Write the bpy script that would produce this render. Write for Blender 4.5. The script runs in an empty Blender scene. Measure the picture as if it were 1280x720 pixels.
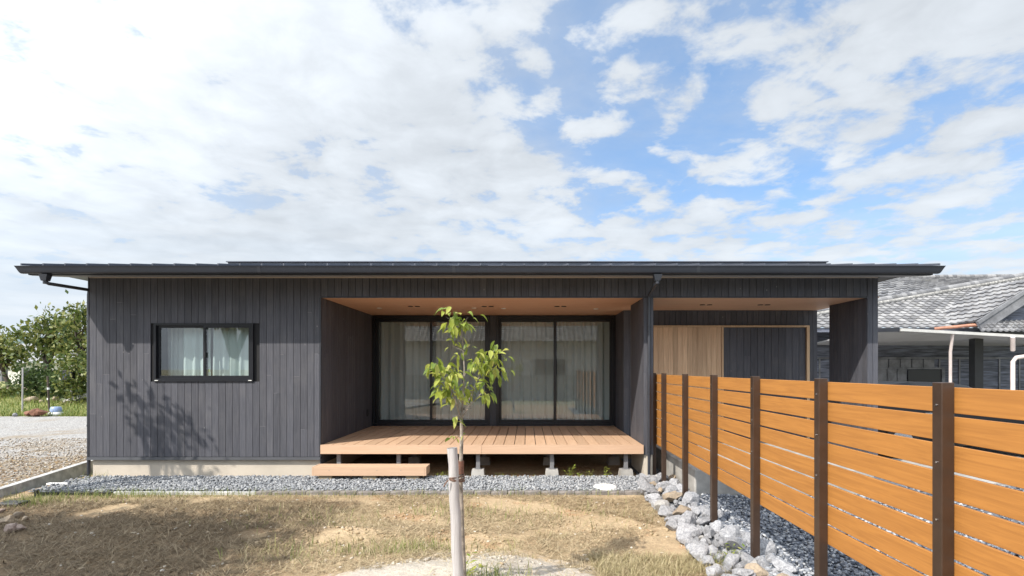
import bpy, math, random
import numpy as np
from mathutils import Vector, Matrix, noise as mnoise

R = math.radians
random.seed(7)
rng = np.random.default_rng(7)
scene = bpy.context.scene
col = scene.collection

# ------------------------------------------------------------------ camera
F, CX, CY, CZ = 650.0, 659.0, 461.0, 1.67
def P(px, py, d):
    return Vector(((px - CX) * d / F, d, CZ + (CY - py) * d / F))

cam_d = bpy.data.cameras.new('camera')
cam_d.lens = F / 1280 * 36.0
cam_d.sensor_width = 36.0
cam_d.shift_x = -(CX - 640) / 1280
cam_d.shift_y = (CY - 360) / 1280
cam_d.clip_start = 0.05
cam_d.clip_end = 3000
cam = bpy.data.objects.new('camera', cam_d)
cam.location = (0, 0, CZ)
cam.rotation_euler = (R(90), 0, 0)
col.objects.link(cam)
scene.camera = cam

# ------------------------------------------------------------------ sun and sky
SUN = Vector((1.0, 1.0, -1.40)).normalized()          # the way the light travels
ELEV = math.asin(-SUN.z)
sun_d = bpy.data.lights.new('sun', 'SUN')
sun_d.energy = 4.2
sun_d.angle = R(0.55)
sun_d.color = (1.0, 0.93, 0.83)
sun = bpy.data.objects.new('sun', sun_d)
sun.rotation_euler = SUN.to_track_quat('-Z', 'Y').to_euler()
col.objects.link(sun)

scene.view_settings.view_transform = 'Standard'
scene.view_settings.look = 'None'
scene.view_settings.exposure = 0.47
scene.view_settings.gamma = 1.0
scene.view_settings.use_curve_mapping = False
scene.cycles.max_bounces = 10
scene.cycles.diffuse_bounces = 6
scene.cycles.transparent_max_bounces = 12
scene.cycles.caustics_reflective = False
scene.cycles.caustics_refractive = False

world = bpy.data.worlds.new('World')
scene.world = world
world.use_nodes = True

class NT:
    """little helper round a node tree"""
    def __init__(s, tree):
        s.t = tree; s.n = tree.nodes; s.l = tree.links
    def node(s, typ, **kw):
        nd = s.n.new(typ)
        for k, v in kw.items():
            if k in nd.inputs.keys() and not hasattr(nd, k): nd.inputs[k].default_value = v
            else: setattr(nd, k, v)
        return nd
    def put(s, sock, v):
        if isinstance(v, bpy.types.NodeSocket): s.l.new(v, sock)
        elif isinstance(v, bpy.types.Node): s.l.new(v.outputs[0], sock)
        elif v is not None:
            if hasattr(sock.default_value, '__len__') and not hasattr(v, '__len__'): v = (v,) * len(sock.default_value)
            if hasattr(sock.default_value, '__len__') and len(sock.default_value) == 4 and len(v) == 3: v = (*v, 1)
            sock.default_value = v
    def math(s, op, a, b=None, c=None, clamp=False):
        m = s.n.new('ShaderNodeMath'); m.operation = op; m.use_clamp = clamp
        for i, v in enumerate((a, b, c)):
            if v is not None: s.put(m.inputs[i], v)
        return m.outputs[0]
    def vec(s, op, a, b=None):
        m = s.n.new('ShaderNodeVectorMath'); m.operation = op
        s.put(m.inputs[0], a)
        if b is not None: s.put(m.inputs[1], b)
        return m.outputs['Value'] if op in ('DOT_PRODUCT', 'LENGTH', 'DISTANCE') else m.outputs[0]
    def mix(s, fac, a, b, blend='MIX'):
        m = s.n.new('ShaderNodeMix'); m.data_type = 'RGBA'; m.blend_type = blend; m.clamp_factor = True
        s.put(m.inputs['Factor'], fac)
        s.put(m.inputs[6], a); s.put(m.inputs[7], b)
        return m.outputs[2]
    def noise(s, v, scale, detail=4, rough=0.55, dist=0.0):
        m = s.n.new('ShaderNodeTexNoise'); s.put(m.inputs['Vector'], v)
        m.inputs['Scale'].default_value = scale; m.inputs['Detail'].default_value = detail
        m.inputs['Roughness'].default_value = rough; m.inputs['Distortion'].default_value = dist
        return m.outputs['Fac']
    def voro(s, v, scale, feature='F1', out='Distance', rnd=1.0):
        m = s.n.new('ShaderNodeTexVoronoi'); m.feature = feature; s.put(m.inputs['Vector'], v)
        m.inputs['Scale'].default_value = scale; m.inputs['Randomness'].default_value = rnd
        return m.outputs[out]
    def ramp(s, fac, lo, hi, a=0.0, b=1.0):
        m = s.n.new('ShaderNodeMapRange'); m.clamp = True; m.interpolation_type = 'SMOOTHSTEP'
        s.put(m.inputs['Value'], fac)
        for k, v in zip(('From Min', 'From Max', 'To Min', 'To Max'), (lo, hi, a, b)): m.inputs[k].default_value = v
        return m.outputs[0]
    def bump(s, h, strength=0.3, dist=0.01):
        m = s.n.new('ShaderNodeBump'); s.put(m.inputs['Height'], h)
        m.inputs['Strength'].default_value = strength; m.inputs['Distance'].default_value = dist
        return m.outputs[0]
    def comb(s, x, y, z):
        m = s.n.new('ShaderNodeCombineXYZ')
        for i, v in enumerate((x, y, z)): s.put(m.inputs[i], v)
        return m.outputs[0]
    def sep(s, v):
        m = s.n.new('ShaderNodeSeparateXYZ'); s.put(m.inputs[0], v)
        return m.outputs

def build_world():
    w = NT(world.node_tree); w.n.clear()
    out = w.node('ShaderNodeOutputWorld'); bg = w.node('ShaderNodeBackground')
    bg.inputs['Strength'].default_value = 0.1
    w.l.new(bg.outputs[0], out.inputs[0])
    sky = w.node('ShaderNodeTexSky'); sky.sky_type = 'NISHITA'; sky.sun_disc = False
    sky.sun_elevation = ELEV
    sky.sun_rotation = math.atan2(-SUN.x, -SUN.y)
    sky.air_density = 1.0; sky.dust_density = 0.6; sky.ozone_density = 1.6
    d = w.node('ShaderNodeTexCoord').outputs['Generated']
    x, y, z = w.sep(d)
    zz = w.math('ADD', w.math('MAXIMUM', z, 0.0), 0.13)
    p = w.comb(w.math('DIVIDE', x, zz), w.math('DIVIDE', y, zz), 3.7)
    big = w.noise(p, 0.7, 2, 0.5)
    mid = w.noise(p, 1.7, 6, 0.6, 0.3)
    puff = w.noise(p, 4.6, 5, 0.6, 0.35)
    fine = w.noise(p, 12.0, 5, 0.62, 0.2)
    blue_dir = Vector((0.30, 1.0, 0.70)).normalized()
    near_blue = w.ramp(w.vec('DOT_PRODUCT', d, tuple(blue_dir)), 0.88, 0.995)
    wob = w.node('ShaderNodeTexNoise'); w.put(wob.inputs['Vector'], p); wob.inputs['Scale'].default_value = 3.0; wob.inputs['Detail'].default_value = 5
    pw = w.vec('ADD', p, w.vec('MULTIPLY', w.vec('SUBTRACT', wob.outputs['Color'], (0.5, 0.5, 0.5)), (0.45, 0.45, 0.0)))
    vn = w.node('ShaderNodeTexVoronoi'); vn.feature = 'SMOOTH_F1'; w.put(vn.inputs['Vector'], w.vec('MULTIPLY', pw, (1.0, 1.25, 0.0))); vn.inputs['Scale'].default_value = 5.2; vn.inputs['Smoothness'].default_value = 0.6
    cell = w.ramp(vn.outputs['Distance'], 0.15, 0.75, 1.0, 0.0)
    cov = w.math('ADD', w.math('MULTIPLY', big, 0.30), w.math('MULTIPLY', mid, 0.70))
    cov = w.math('ADD', cov, w.math('MULTIPLY', w.math('SUBTRACT', cell, 0.5), 0.17))
    cov = w.math('ADD', cov, w.math('MULTIPLY', puff, 0.60))
    cov = w.math('ADD', cov, w.math('MULTIPLY', fine, 0.30))
    cov = w.math('ADD', cov, w.math('MULTIPLY', w.ramp(x, -0.35, 0.25, 1.0, 0.0), 0.12))
    cov = w.math('SUBTRACT', cov, w.math('MULTIPLY', near_blue, 0.055))
    dens = w.ramp(cov, 0.775, 0.985)
    veil = w.math('ADD', w.ramp(x, -0.4, 0.35, 0.55, 0.0), w.math('MULTIPLY', w.ramp(mid, 0.35, 0.65), 0.30))
    dens = w.math('MAXIMUM', dens, veil)
    # cloud brightness: thin edges and grey undersides
    shade = w.noise(p, 1.5, 6, 0.55)
    cb = w.math('ADD', w.ramp(shade, 0.3, 0.7, 5.0, 5.9), w.math('ADD', w.ramp(puff, 0.3, 0.7, -0.2, 0.7), w.math('MULTIPLY', cell, 0.55)))
    # clouds round the sun, out of view, brightened as added fill for the alcove
    glow = w.ramp(w.vec('DOT_PRODUCT', d, tuple(-SUN)), -0.1, 0.95, 1.0, 3.0)
    cb = w.math('MULTIPLY', cb, glow)
    ccol = w.vec('MULTIPLY', w.comb(cb, cb, cb), (0.935, 0.99, 1.045))
    base = w.mix(0.22, sky.outputs[0], (6.0, 7.2, 9.0))
    base = w.vec('MULTIPLY', base, (0.84, 1.07, 1.26))
    c = w.mix(w.math('MULTIPLY', dens, 0.94), base, ccol)
    low = w.ramp(z, 0.02, 0.34, 0.9, 0.0)
    streak = w.noise(w.comb(w.math('MULTIPLY', x, 3.0), y, w.math('MULTIPLY', z, 22.0)), 1.6, 5, 0.55)
    lowc = w.mix(w.ramp(streak, 0.35, 0.7), (5.0, 5.75, 6.6), (6.2, 6.7, 7.2))
    c = w.mix(low, c, lowc)
    w.l.new(c, bg.inputs['Color'])
build_world()

# ------------------------------------------------------------------ materials
MATS = {}
def new_mat(name):
    m = bpy.data.materials.new(name); m.use_nodes = True
    t = NT(m.node_tree); b = t.n['Principled BSDF']
    MATS[name] = m
    return m, t, b

def mat(name, c, rough=0.6, metal=0.0, var=0.12, scale=6.0, bump=0.0, bscale=60.0, spec=0.5, island=0.0, stretch=None, c2=None):
    m, t, b = new_mat(name)
    o = t.node('ShaderNodeTexCoord').outputs['Object']
    v = o if stretch is None else t.vec('MULTIPLY', o, stretch)
    n = t.noise(v, scale, 6, 0.6)
    cc2 = c2 if c2 is not None else tuple(min(1, q * (1 - 2 * var)) for q in c)
    cc1 = c if c2 is not None else tuple(min(1, q * (1 + var)) for q in c)
    cc = t.mix(t.ramp(n, 0.3, 0.7), cc1, cc2)
    if island:
        ri = t.node('ShaderNodeNewGeometry').outputs['Random Per Island']
        k = t.ramp(ri, 0, 1, 1 - island, 1 + island)
        cc = t.vec('MULTIPLY', cc, t.comb(k, k, k))
    t.put(b.inputs['Base Color'], cc)
    b.inputs['Roughness'].default_value = rough
    b.inputs['Metallic'].default_value = metal
    b.inputs['Specular IOR Level'].default_value = spec
    if bump:
        t.put(b.inputs['Normal'], t.bump(t.noise(v, bscale, 5, 0.6), bump, 0.01))
    return m

def siding_mat():
    m, t, b = new_mat('charcoal siding')
    g = t.node('ShaderNodeNewGeometry'); o = t.node('ShaderNodeTexCoord').outputs['Object']
    ri = g.outputs['Random Per Island']
    shift = t.vec('ADD', o, t.comb(t.math('MULTIPLY', ri, 31.0), 0, t.math('MULTIPLY', ri, 17.0)))
    gr = t.noise(t.vec('MULTIPLY', shift, (38, 38, 1.6)), 1.6, 7, 0.65, 0.4)
    wide = t.noise(shift, 1.7, 4, 0.6)
    k = t.ramp(ri, 0, 1, 0.88, 1.12)
    c = t.mix(t.ramp(gr, 0.3, 0.75), (0.058, 0.060, 0.074), (0.099, 0.101, 0.117))
    c = t.vec('MULTIPLY', c, t.comb(k, k, k))
    c = t.mix(t.ramp(wide, 0.45, 0.8, 0, 0.35), c, (0.15, 0.146, 0.15))
    sp = t.voro(t.vec('MULTIPLY', o, (1, 1, 0.45)), 9.0)
    sn = t.noise(o, 1.3, 3)
    spots = t.math('MULTIPLY', t.ramp(sp, 0.03, 0.07, 1, 0), t.ramp(sn, 0.52, 0.62))
    c = t.mix(t.math('MULTIPLY', spots, 0.6), c, (0.42, 0.41, 0.42))
    t.put(b.inputs['Base Color'], c)
    b.inputs['Roughness'].default_value = 0.62
    b.inputs['Specular IOR Level'].default_value = 0.35
    t.put(b.inputs['Normal'], t.bump(gr, 0.35, 0.004))
    return m
M_SIDING = siding_mat()
M_BACK = mat('black underlay', (0.012, 0.012, 0.014), 0.8)
M_METAL = mat('dark steel', (0.030, 0.033, 0.042), 0.38, 0.0, 0.1, 2.0)
M_ROOF = mat('standing seam steel', (0.13, 0.14, 0.17), 0.36, 0.45, 0.08, 1.2)
M_GUTTER = mat('dark gutter', (0.018, 0.021, 0.030), 0.4, 0.0, 0.06, 1.0)
M_ALU = mat('black aluminium', (0.010, 0.011, 0.015), 0.33, 0.0, 0.05, 2.0)
M_FOUND = mat('cream render', (0.55, 0.49, 0.41), 0.85, 0, 0.05, 2.2, 0.12, 90)
M_TRIM = mat('pale soffit vent', (0.52, 0.45, 0.38), 0.6, 0, 0.05)
M_SOFFIT = mat('grey soffit', (0.30, 0.30, 0.32), 0.6, 0, 0.05)
M_CONC = mat('concrete', (0.40, 0.385, 0.36), 0.85, 0, 0.14, 4.0, 0.2, 70)
M_KERB = mat('kerb concrete', (0.50, 0.50, 0.49), 0.85, 0, 0.18, 7.0, 0.2, 60)
M_EDGE = mat('edging brick', (0.22, 0.20, 0.185), 0.85, 0, 0.2, 9.0, 0.3, 60, island=0.25)
M_PLASTIC = mat('black plastic', (0.015, 0.016, 0.019), 0.5)
M_WHITEP = mat('white plastic', (0.78, 0.78, 0.76), 0.45, 0, 0.03)
M_INT = mat('interior plaster', (0.5, 0.5, 0.49), 0.8, 0, 0.05)
M_BRONZE = mat('bronze post', (0.062, 0.039, 0.028), 0.34, 0.25, 0.10, 5.0)
M_GALV = mat('grey steel post', (0.22, 0.22, 0.23), 0.5, 0.2, 0.1)
M_BARK = mat('bark', (0.33, 0.29, 0.25), 0.85, 0, 0.3, 14.0, 0.5, 40)
M_BARKD = mat('dark bark', (0.085, 0.066, 0.050), 0.9, 0, 0.3, 6.0, 0.5, 20)
M_ROPE = mat('jute', (0.17, 0.105, 0.08), 0.9, 0, 0.25, 60, 0.5, 140)
M_WRAP = mat('brown wrap', (0.20, 0.095, 0.065), 0.85, 0, 0.25, 30, 0.4, 80)
M_BLACKW = mat('charred boards', (0.125, 0.138, 0.18), 0.7, 0, 0.35, 3.0, 0.3, 30, stretch=(0.6, 1, 8))
M_GREYB = mat('grey boards', (0.19, 0.195, 0.21), 0.7, 0, 0.2, 3.0, 0.2, 30)
M_PIPEW = mat('pinkish white pipe', (0.60, 0.52, 0.50), 0.45, 0, 0.05)
M_COPPER = mat('copper gutter', (0.36, 0.17, 0.11), 0.5, 0.2, 0.15)
M_CANOPY = mat('canopy metal', (0.55, 0.55, 0.57), 0.28, 0.3, 0.06, 1.0)
M_CANEDGE = mat('canopy edge', (0.60, 0.59, 0.57), 0.4, 0.2, 0.05)
M_MORTAR = mat('ridge mortar', (0.42, 0.41, 0.39), 0.9, 0, 0.25, 8)
M_CARP = mat('black car paint', (0.005, 0.005, 0.006), 0.35, 0, 0.0, spec=0.3)
M_RUB = mat('rubber', (0.02, 0.02, 0.02), 0.8)
M_CHROME = mat('alloy', (0.6, 0.6, 0.62), 0.25, 0.9, 0.02)
M_WALLW = mat('white plaster', (0.66, 0.64, 0.60), 0.8, 0, 0.05, 2)
M_BASIN = mat('blue enamel', (0.25, 0.33, 0.52), 0.35, 0, 0.1)

def tile_mat():
    m, t, b = new_mat('weathered kawara tile')
    g = t.node('ShaderNodeNewGeometry'); o = t.node('ShaderNodeTexCoord').outputs['Object']
    ri = g.outputs['Random Per Island']
    n = t.noise(o, 4.0, 6, 0.65)
    c = t.mix(t.ramp(ri, 0.0, 1.0), (0.13, 0.13, 0.137), (0.30, 0.298, 0.302))
    c = t.mix(t.ramp(n, 0.45, 0.75, 0, 0.6), c, (0.33, 0.33, 0.325))
    c = t.mix(t.ramp(t.noise(o, 1.1, 4), 0.55, 0.75, 0, 0.5), c, (0.12, 0.115, 0.10))
    t.put(b.inputs['Base Color'], c); b.inputs['Roughness'].default_value = 0.55
    return m
M_TILE = tile_mat()

def wood_mat(name, c1, c2, axis, rough=0.55, island=0.15, gscale=1.0, bump=0.15):
    m, t, b = new_mat(name)
    g = t.node('ShaderNodeNewGeometry'); o = t.node('ShaderNodeTexCoord').outputs['Object']
    ri = g.outputs['Random Per Island']
    sh = t.vec('ADD', o, t.comb(t.math('MULTIPLY', ri, 23.0), t.math('MULTIPLY', ri, 41.0), t.math('MULTIPLY', ri, 13.0)))
    st = [26.0, 26.0, 26.0]; st[axis] = 1.3
    gr = t.noise(t.vec('MULTIPLY', sh, tuple(q * gscale for q in st)), 1.5, 7, 0.62, 0.8)
    c = t.mix(t.ramp(gr, 0.28, 0.72), c1, c2)
    k = t.ramp(ri, 0, 1, 1 - island, 1 + island)
    c = t.vec('MULTIPLY', c, t.comb(k, k, k))
    t.put(b.inputs['Base Color'], c); b.inputs['Roughness'].default_value = rough
    b.inputs['Specular IOR Level'].default_value = 0.35
    if bump: t.put(b.inputs['Normal'], t.bump(gr, bump, 0.003))
    return m
M_DECK = wood_mat('composite deck', (0.55, 0.37, 0.245), (0.46, 0.30, 0.19), 1, 0.6, 0.09)
M_DECKX = wood_mat('composite fascia', (0.58, 0.40, 0.275), (0.53, 0.355, 0.24), 0, 0.6, 0.03)
M_CEIL = wood_mat('cedar ceiling', (0.74, 0.47, 0.32), (0.62, 0.37, 0.245), 0, 0.5, 0.06)
M_CEDAR = wood_mat('cedar boards', (0.76, 0.54, 0.35), (0.56, 0.37, 0.23), 2, 0.55, 0.16)
M_CEDARF = wood_mat('cedar frame', (0.62, 0.44, 0.28), (0.52, 0.35, 0.21), 2, 0.55, 0.05)
M_SLAT = wood_mat('orange slat', (0.425, 0.190, 0.048), (0.325, 0.140, 0.036), 1, 0.55, 0.10, 1.2, 0.06)
M_OLDW = wood_mat('weathered stake', (0.47, 0.455, 0.46), (0.34, 0.325, 0.325), 2, 0.85, 0.0, 1.2, 0.6)
M_SUPPORT = wood_mat('support block', (0.33, 0.27, 0.18), (0.25, 0.2, 0.13), 0, 0.8, 0.1)

def glass_mat(name, tint, rough=0.0, boost=1.0):
    m, t, b = new_mat(name)
    t.n.remove(b)
    out = t.n['Material Output']
    tr = t.node('ShaderNodeBsdfTransparent'); tr.inputs[0].default_value = (*tint, 1)
    gl = t.node('ShaderNodeBsdfGlossy'); gl.inputs['Roughness'].default_value = rough
    gl.inputs['Color'].default_value = (1, 1, 1, 1)
    lw = t.node('ShaderNodeLayerWeight'); lw.inputs['Blend'].default_value = 0.5
    fac = t.math('ADD', t.math('MULTIPLY', t.math('POWER', lw.outputs['Facing'], 5.0), 0.92), 0.07 * boost)
    mx = t.node('ShaderNodeMixShader')
    t.put(mx.inputs[0], fac)
    t.l.new(tr.outputs[0], mx.inputs[1]); t.l.new(gl.outputs[0], mx.inputs[2])
    t.l.new(mx.outputs[0], out.inputs[0])
    return m
M_GLASS = glass_mat('window glass', (0.84, 0.915, 0.915), 0.0, 1.9)

def cloth_mat(name, c, tl=0.4, alpha=1.0):
    m, t, b = new_mat(name)
    out = t.n['Material Output']
    b.inputs['Base Color'].default_value = (*c, 1); b.inputs['Roughness'].default_value = 0.9
    b.inputs['Specular IOR Level'].default_value = 0.1
    ts = t.node('ShaderNodeBsdfTranslucent'); ts.inputs[0].default_value = (*c, 1)
    mx = t.node('ShaderNodeMixShader'); mx.inputs[0].default_value = tl
    t.l.new(b.outputs[0], mx.inputs[1]); t.l.new(ts.outputs[0], mx.inputs[2])
    last = mx
    if alpha < 1:
        tr = t.node('ShaderNodeBsdfTransparent'); m2 = t.node('ShaderNodeMixShader'); m2.inputs[0].default_value = alpha
        t.l.new(tr.outputs[0], m2.inputs[1]); t.l.new(mx.outputs[0], m2.inputs[2]); last = m2
    t.l.new(last.outputs[0], out.inputs[0])
    return m
M_CURT = cloth_mat('pale curtain', (0.80, 0.86, 0.84), 0.35)
M_SHEER = cloth_mat('sheer curtain', (0.78, 0.80, 0.79), 0.3, 0.86)

def leaf_mat(name, cols, tl=0.35, rough=0.45):
    m, t, b = new_mat(name)
    out = t.n['Material Output']
    ri = t.node('ShaderNodeNewGeometry').outputs['Random Per Island']
    rp = t.node('ShaderNodeValToRGB')
    el = rp.color_ramp.elements
    while len(el) < len(cols): el.new(0.5)
    for i, c in enumerate(cols):
        el[i].position = i / (len(cols) - 1); el[i].color = (*c, 1)
    t.l.new(ri, rp.inputs[0])
    t.put(b.inputs['Base Color'], rp.outputs[0]); b.inputs['Roughness'].default_value = rough
    b.inputs['Specular IOR Level'].default_value = 0.4
    ts = t.node('ShaderNodeBsdfTranslucent'); t.l.new(rp.outputs[0], ts.inputs[0])
    mx = t.node('ShaderNodeMixShader'); mx.inputs[0].default_value = tl
    t.l.new(b.outputs[0], mx.inputs[1]); t.l.new(ts.outputs[0], mx.inputs[2])
    t.l.new(mx.outputs[0], out.inputs[0])
    return m
M_LEAFY = leaf_mat('cherry leaf', [(0.13, 0.20, 0.035), (0.27, 0.34, 0.055), (0.40, 0.45, 0.085), (0.50, 0.50, 0.14)], 0.45)
M_LEAFG = leaf_mat('garden leaf', [(0.055, 0.090, 0.022), (0.105, 0.145, 0.035), (0.18, 0.20, 0.05), (0.24, 0.24, 0.075)], 0.3)
M_LEAFB = leaf_mat('shrub leaf', [(0.035, 0.065, 0.022), (0.07, 0.11, 0.035), (0.11, 0.15, 0.05)], 0.3)
M_GRASS = leaf_mat('green grass blade', [(0.09, 0.14, 0.03), (0.17, 0.23, 0.05), (0.28, 0.31, 0.09), (0.36, 0.34, 0.14)], 0.35, 0.6)
M_STRAW = leaf_mat('dry straw', [(0.15, 0.11, 0.065), (0.34, 0.265, 0.16), (0.46, 0.375, 0.235), (0.56, 0.47, 0.31)], 0.2, 0.7)
M_SHADETHATCH = leaf_mat('shaded old thatch', [(0.10, 0.07, 0.042), (0.17, 0.125, 0.078), (0.24, 0.185, 0.115), (0.36, 0.29, 0.19)], 0.15, 0.75)  # brown dead straw, its colour darkened further to deepen the tree shade
M_LITTER = leaf_mat('leaf litter', [(0.12, 0.07, 0.035), (0.24, 0.15, 0.075), (0.34, 0.24, 0.12), (0.40, 0.32, 0.19)], 0.15, 0.75)
M_DRYG = leaf_mat('half dry grass', [(0.22, 0.20, 0.09), (0.34, 0.29, 0.16), (0.44, 0.37, 0.22), (0.54, 0.46, 0.29)], 0.25, 0.7)

def stone_mat(name, cols, rough=0.8, bscale=30.0):
    m, t, b = new_mat(name)
    g = t.node('ShaderNodeNewGeometry'); o = t.node('ShaderNodeTexCoord').outputs['Object']
    ri = g.outputs['Random Per Island']
    rp = t.node('ShaderNodeValToRGB'); el = rp.color_ramp.elements
    while len(el) < len(cols): el.new(0.5)
    for i, c in enumerate(cols):
        el[i].position = i / (len(cols) - 1); el[i].color = (*c, 1)
    t.l.new(ri, rp.inputs[0])
    n = t.noise(o, bscale, 5, 0.6)
    k = t.ramp(n, 0.25, 0.75, 0.75, 1.25)
    t.put(b.inputs['Base Color'], t.vec('MULTIPLY', rp.outputs[0], t.comb(k, k, k)))
    b.inputs['Roughness'].default_value = rough
    t.put(b.inputs['Normal'], t.bump(n, 0.3, 0.01))
    return m
M_GRAVEL = stone_mat('blue grey gravel', [(0.15, 0.162, 0.18), (0.23, 0.242, 0.26), (0.30, 0.31, 0.325), (0.41, 0.415, 0.42)])
M_SHADEGRAVEL = stone_mat('shade toned gravel', [(0.05, 0.062, 0.085), (0.12, 0.135, 0.165), (0.22, 0.235, 0.265), (0.46, 0.47, 0.48)])  # stone colours lowered so the fence's shade reads darker
M_WGRAVEL = stone_mat('pale gravel', [(0.20, 0.14, 0.085), (0.34, 0.28, 0.21), (0.42, 0.39, 0.35), (0.54, 0.52, 0.49)])
M_PEB = stone_mat('pebbles', [(0.30, 0.21, 0.12), (0.42, 0.33, 0.22), (0.52, 0.46, 0.37), (0.62, 0.58, 0.52)])

def rock_mat(name, c1, c2):
    m, t, b = new_mat(name)
    o = t.node('ShaderNodeTexCoord').outputs['Object']
    oi = t.node('ShaderNodeObjectInfo').outputs['Random']
    v = t.vec('ADD', o, t.comb(t.math('MULTIPLY', oi, 19.0), 0, 0))
    n = t.noise(v, 7.0, 7, 0.65, 0.6)
    f = t.noise(v, 45.0, 5, 0.65)
    c = t.mix(t.ramp(n, 0.3, 0.7), c1, c2)
    k = t.ramp(f, 0.2, 0.8, 0.75, 1.2)
    c = t.vec('MULTIPLY', c, t.comb(k, k, k))
    k2 = t.ramp(oi, 0, 1, 0.8, 1.15)
    c = t.vec('MULTIPLY', c, t.comb(k2, k2, k2))
    t.put(b.inputs['Base Color'], c); b.inputs['Roughness'].default_value = 0.85
    t.put(b.inputs['Normal'], t.bump(t.math('ADD', n, t.math('MULTIPLY', f, 0.4)), 0.6, 0.02))
    return m
M_ROCKG = rock_mat('grey rock', (0.42, 0.42, 0.43), (0.19, 0.192, 0.21))
M_ROCKT = rock_mat('tan rock', (0.46, 0.36, 0.25), (0.30, 0.25, 0.20))
M_ROCKP = rock_mat('pinkish rock', (0.42, 0.32, 0.27), (0.28, 0.22, 0.19))
M_ROCKB = rock_mat('rust brown rock', (0.30, 0.13, 0.075), (0.15, 0.08, 0.055))
M_ROCKW = rock_mat('white rock', (0.52, 0.50, 0.48), (0.34, 0.33, 0.31))

def soil_mat():
    m, t, b = new_mat('dry soil')
    o = t.node('ShaderNodeTexCoord').outputs['Object']
    n1 = t.noise(o, 0.9, 5, 0.6, 0.3); n2 = t.noise(o, 5.0, 6, 0.65); n3 = t.noise(o, 45.0, 5, 0.7)
    c = t.mix(t.ramp(n1, 0.35, 0.65), (0.44, 0.335, 0.215), (0.355, 0.265, 0.165))
    c = t.mix(t.ramp(n2, 0.48, 0.72, 0, 0.75), c, (0.36, 0.285, 0.18))
    c = t.mix(t.ramp(t.noise(o, 1.9, 4, 0.6), 0.56, 0.68, 0, 0.7), c, (0.38, 0.23, 0.13))
    # sandy planting mound round the sapling
    x, y, z = t.sep(o)
    dx = t.math('DIVIDE', t.math('ADD', x, 0.42), 1.2); dy = t.math('DIVIDE', t.math('SUBTRACT', y, 3.85), 0.78)
    rr = t.math('SQRT', t.math('ADD', t.math('MULTIPLY', dx, dx), t.math('MULTIPLY', dy, dy)))
    rr = t.math('ADD', rr, t.math('MULTIPLY', t.math('SUBTRACT', n2, 0.5), 1.1))
    c = t.mix(t.ramp(rr, 0.80, 1.12, 0.95, 0), c, t.mix(t.ramp(n3, 0.4, 0.65), (0.52, 0.48, 0.42), (0.38, 0.335, 0.275)))
    # darker shaded old thatch on the left half, also painting in the tree's shade
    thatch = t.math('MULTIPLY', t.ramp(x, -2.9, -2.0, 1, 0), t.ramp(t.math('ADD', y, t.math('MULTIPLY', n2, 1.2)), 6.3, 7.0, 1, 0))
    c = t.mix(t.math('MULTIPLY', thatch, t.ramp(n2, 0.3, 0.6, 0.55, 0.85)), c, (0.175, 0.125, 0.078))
    k = t.ramp(n3, 0.25, 0.75, 0.78, 1.18)
    t.put(b.inputs['Base Color'], t.vec('MULTIPLY', c, t.comb(k, k, k)))
    b.inputs['Roughness'].default_value = 0.95; b.inputs['Specular IOR Level'].default_value = 0.15
    h = t.math('ADD', n2, t.math('MULTIPLY', n3, 0.5))
    t.put(b.inputs['Normal'], t.bump(h, 0.9, 0.03))
    return m
M_SOIL = soil_mat()

def lot_mat(name, stones, dirt, dirt_amt, scale):
    m, t, b = new_mat(name)
    o = t.node('ShaderNodeTexCoord').outputs['Object']
    v = t.voro(o, scale); vc = t.voro(o, scale, 'F1', 'Color')
    k = t.ramp(t.sep(vc)[0], 0, 1, 0.62, 1.15)
    c = t.vec('MULTIPLY', stones, t.comb(k, k, k))
    n = t.noise(o, 0.55, 5, 0.6)
    near = t.ramp(t.sep(o)[1], 7.5, 13.0, 0.16, 0.0) if name.startswith('pale') else 0.0
    c = t.mix(t.ramp(t.math('ADD', n, near), 0.5 - dirt_amt, 0.75 - dirt_amt, 0, 0.85), c, dirt)
    t.put(b.inputs['Base Color'], c); b.inputs['Roughness'].default_value = 0.9
    b.inputs['Specular IOR Level'].default_value = 0.2
    t.put(b.inputs['Normal'], t.bump(v, 0.9, -0.02))
    return m
M_LOT = lot_mat('pale gravel lot', (0.37, 0.36, 0.35), (0.27, 0.215, 0.15), 0.0, 34)
M_GBED = lot_mat('gravel bed', (0.17, 0.18, 0.20), (0.15, 0.16, 0.18), 0.0, 40)
M_EARTH = mat('wide earth', (0.27, 0.235, 0.165), 0.95, 0, 0.25, 0.6, 0.4, 12, c2=(0.20, 0.21, 0.095))
M_TURF = mat('rough turf', (0.19, 0.22, 0.065), 0.95, 0, 0.3, 1.4, 0.5, 25, c2=(0.28, 0.26, 0.11))
M_HILL = mat('far hill', (0.10, 0.14, 0.15), 1.0, 0, 0.15, 0.03)

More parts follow.
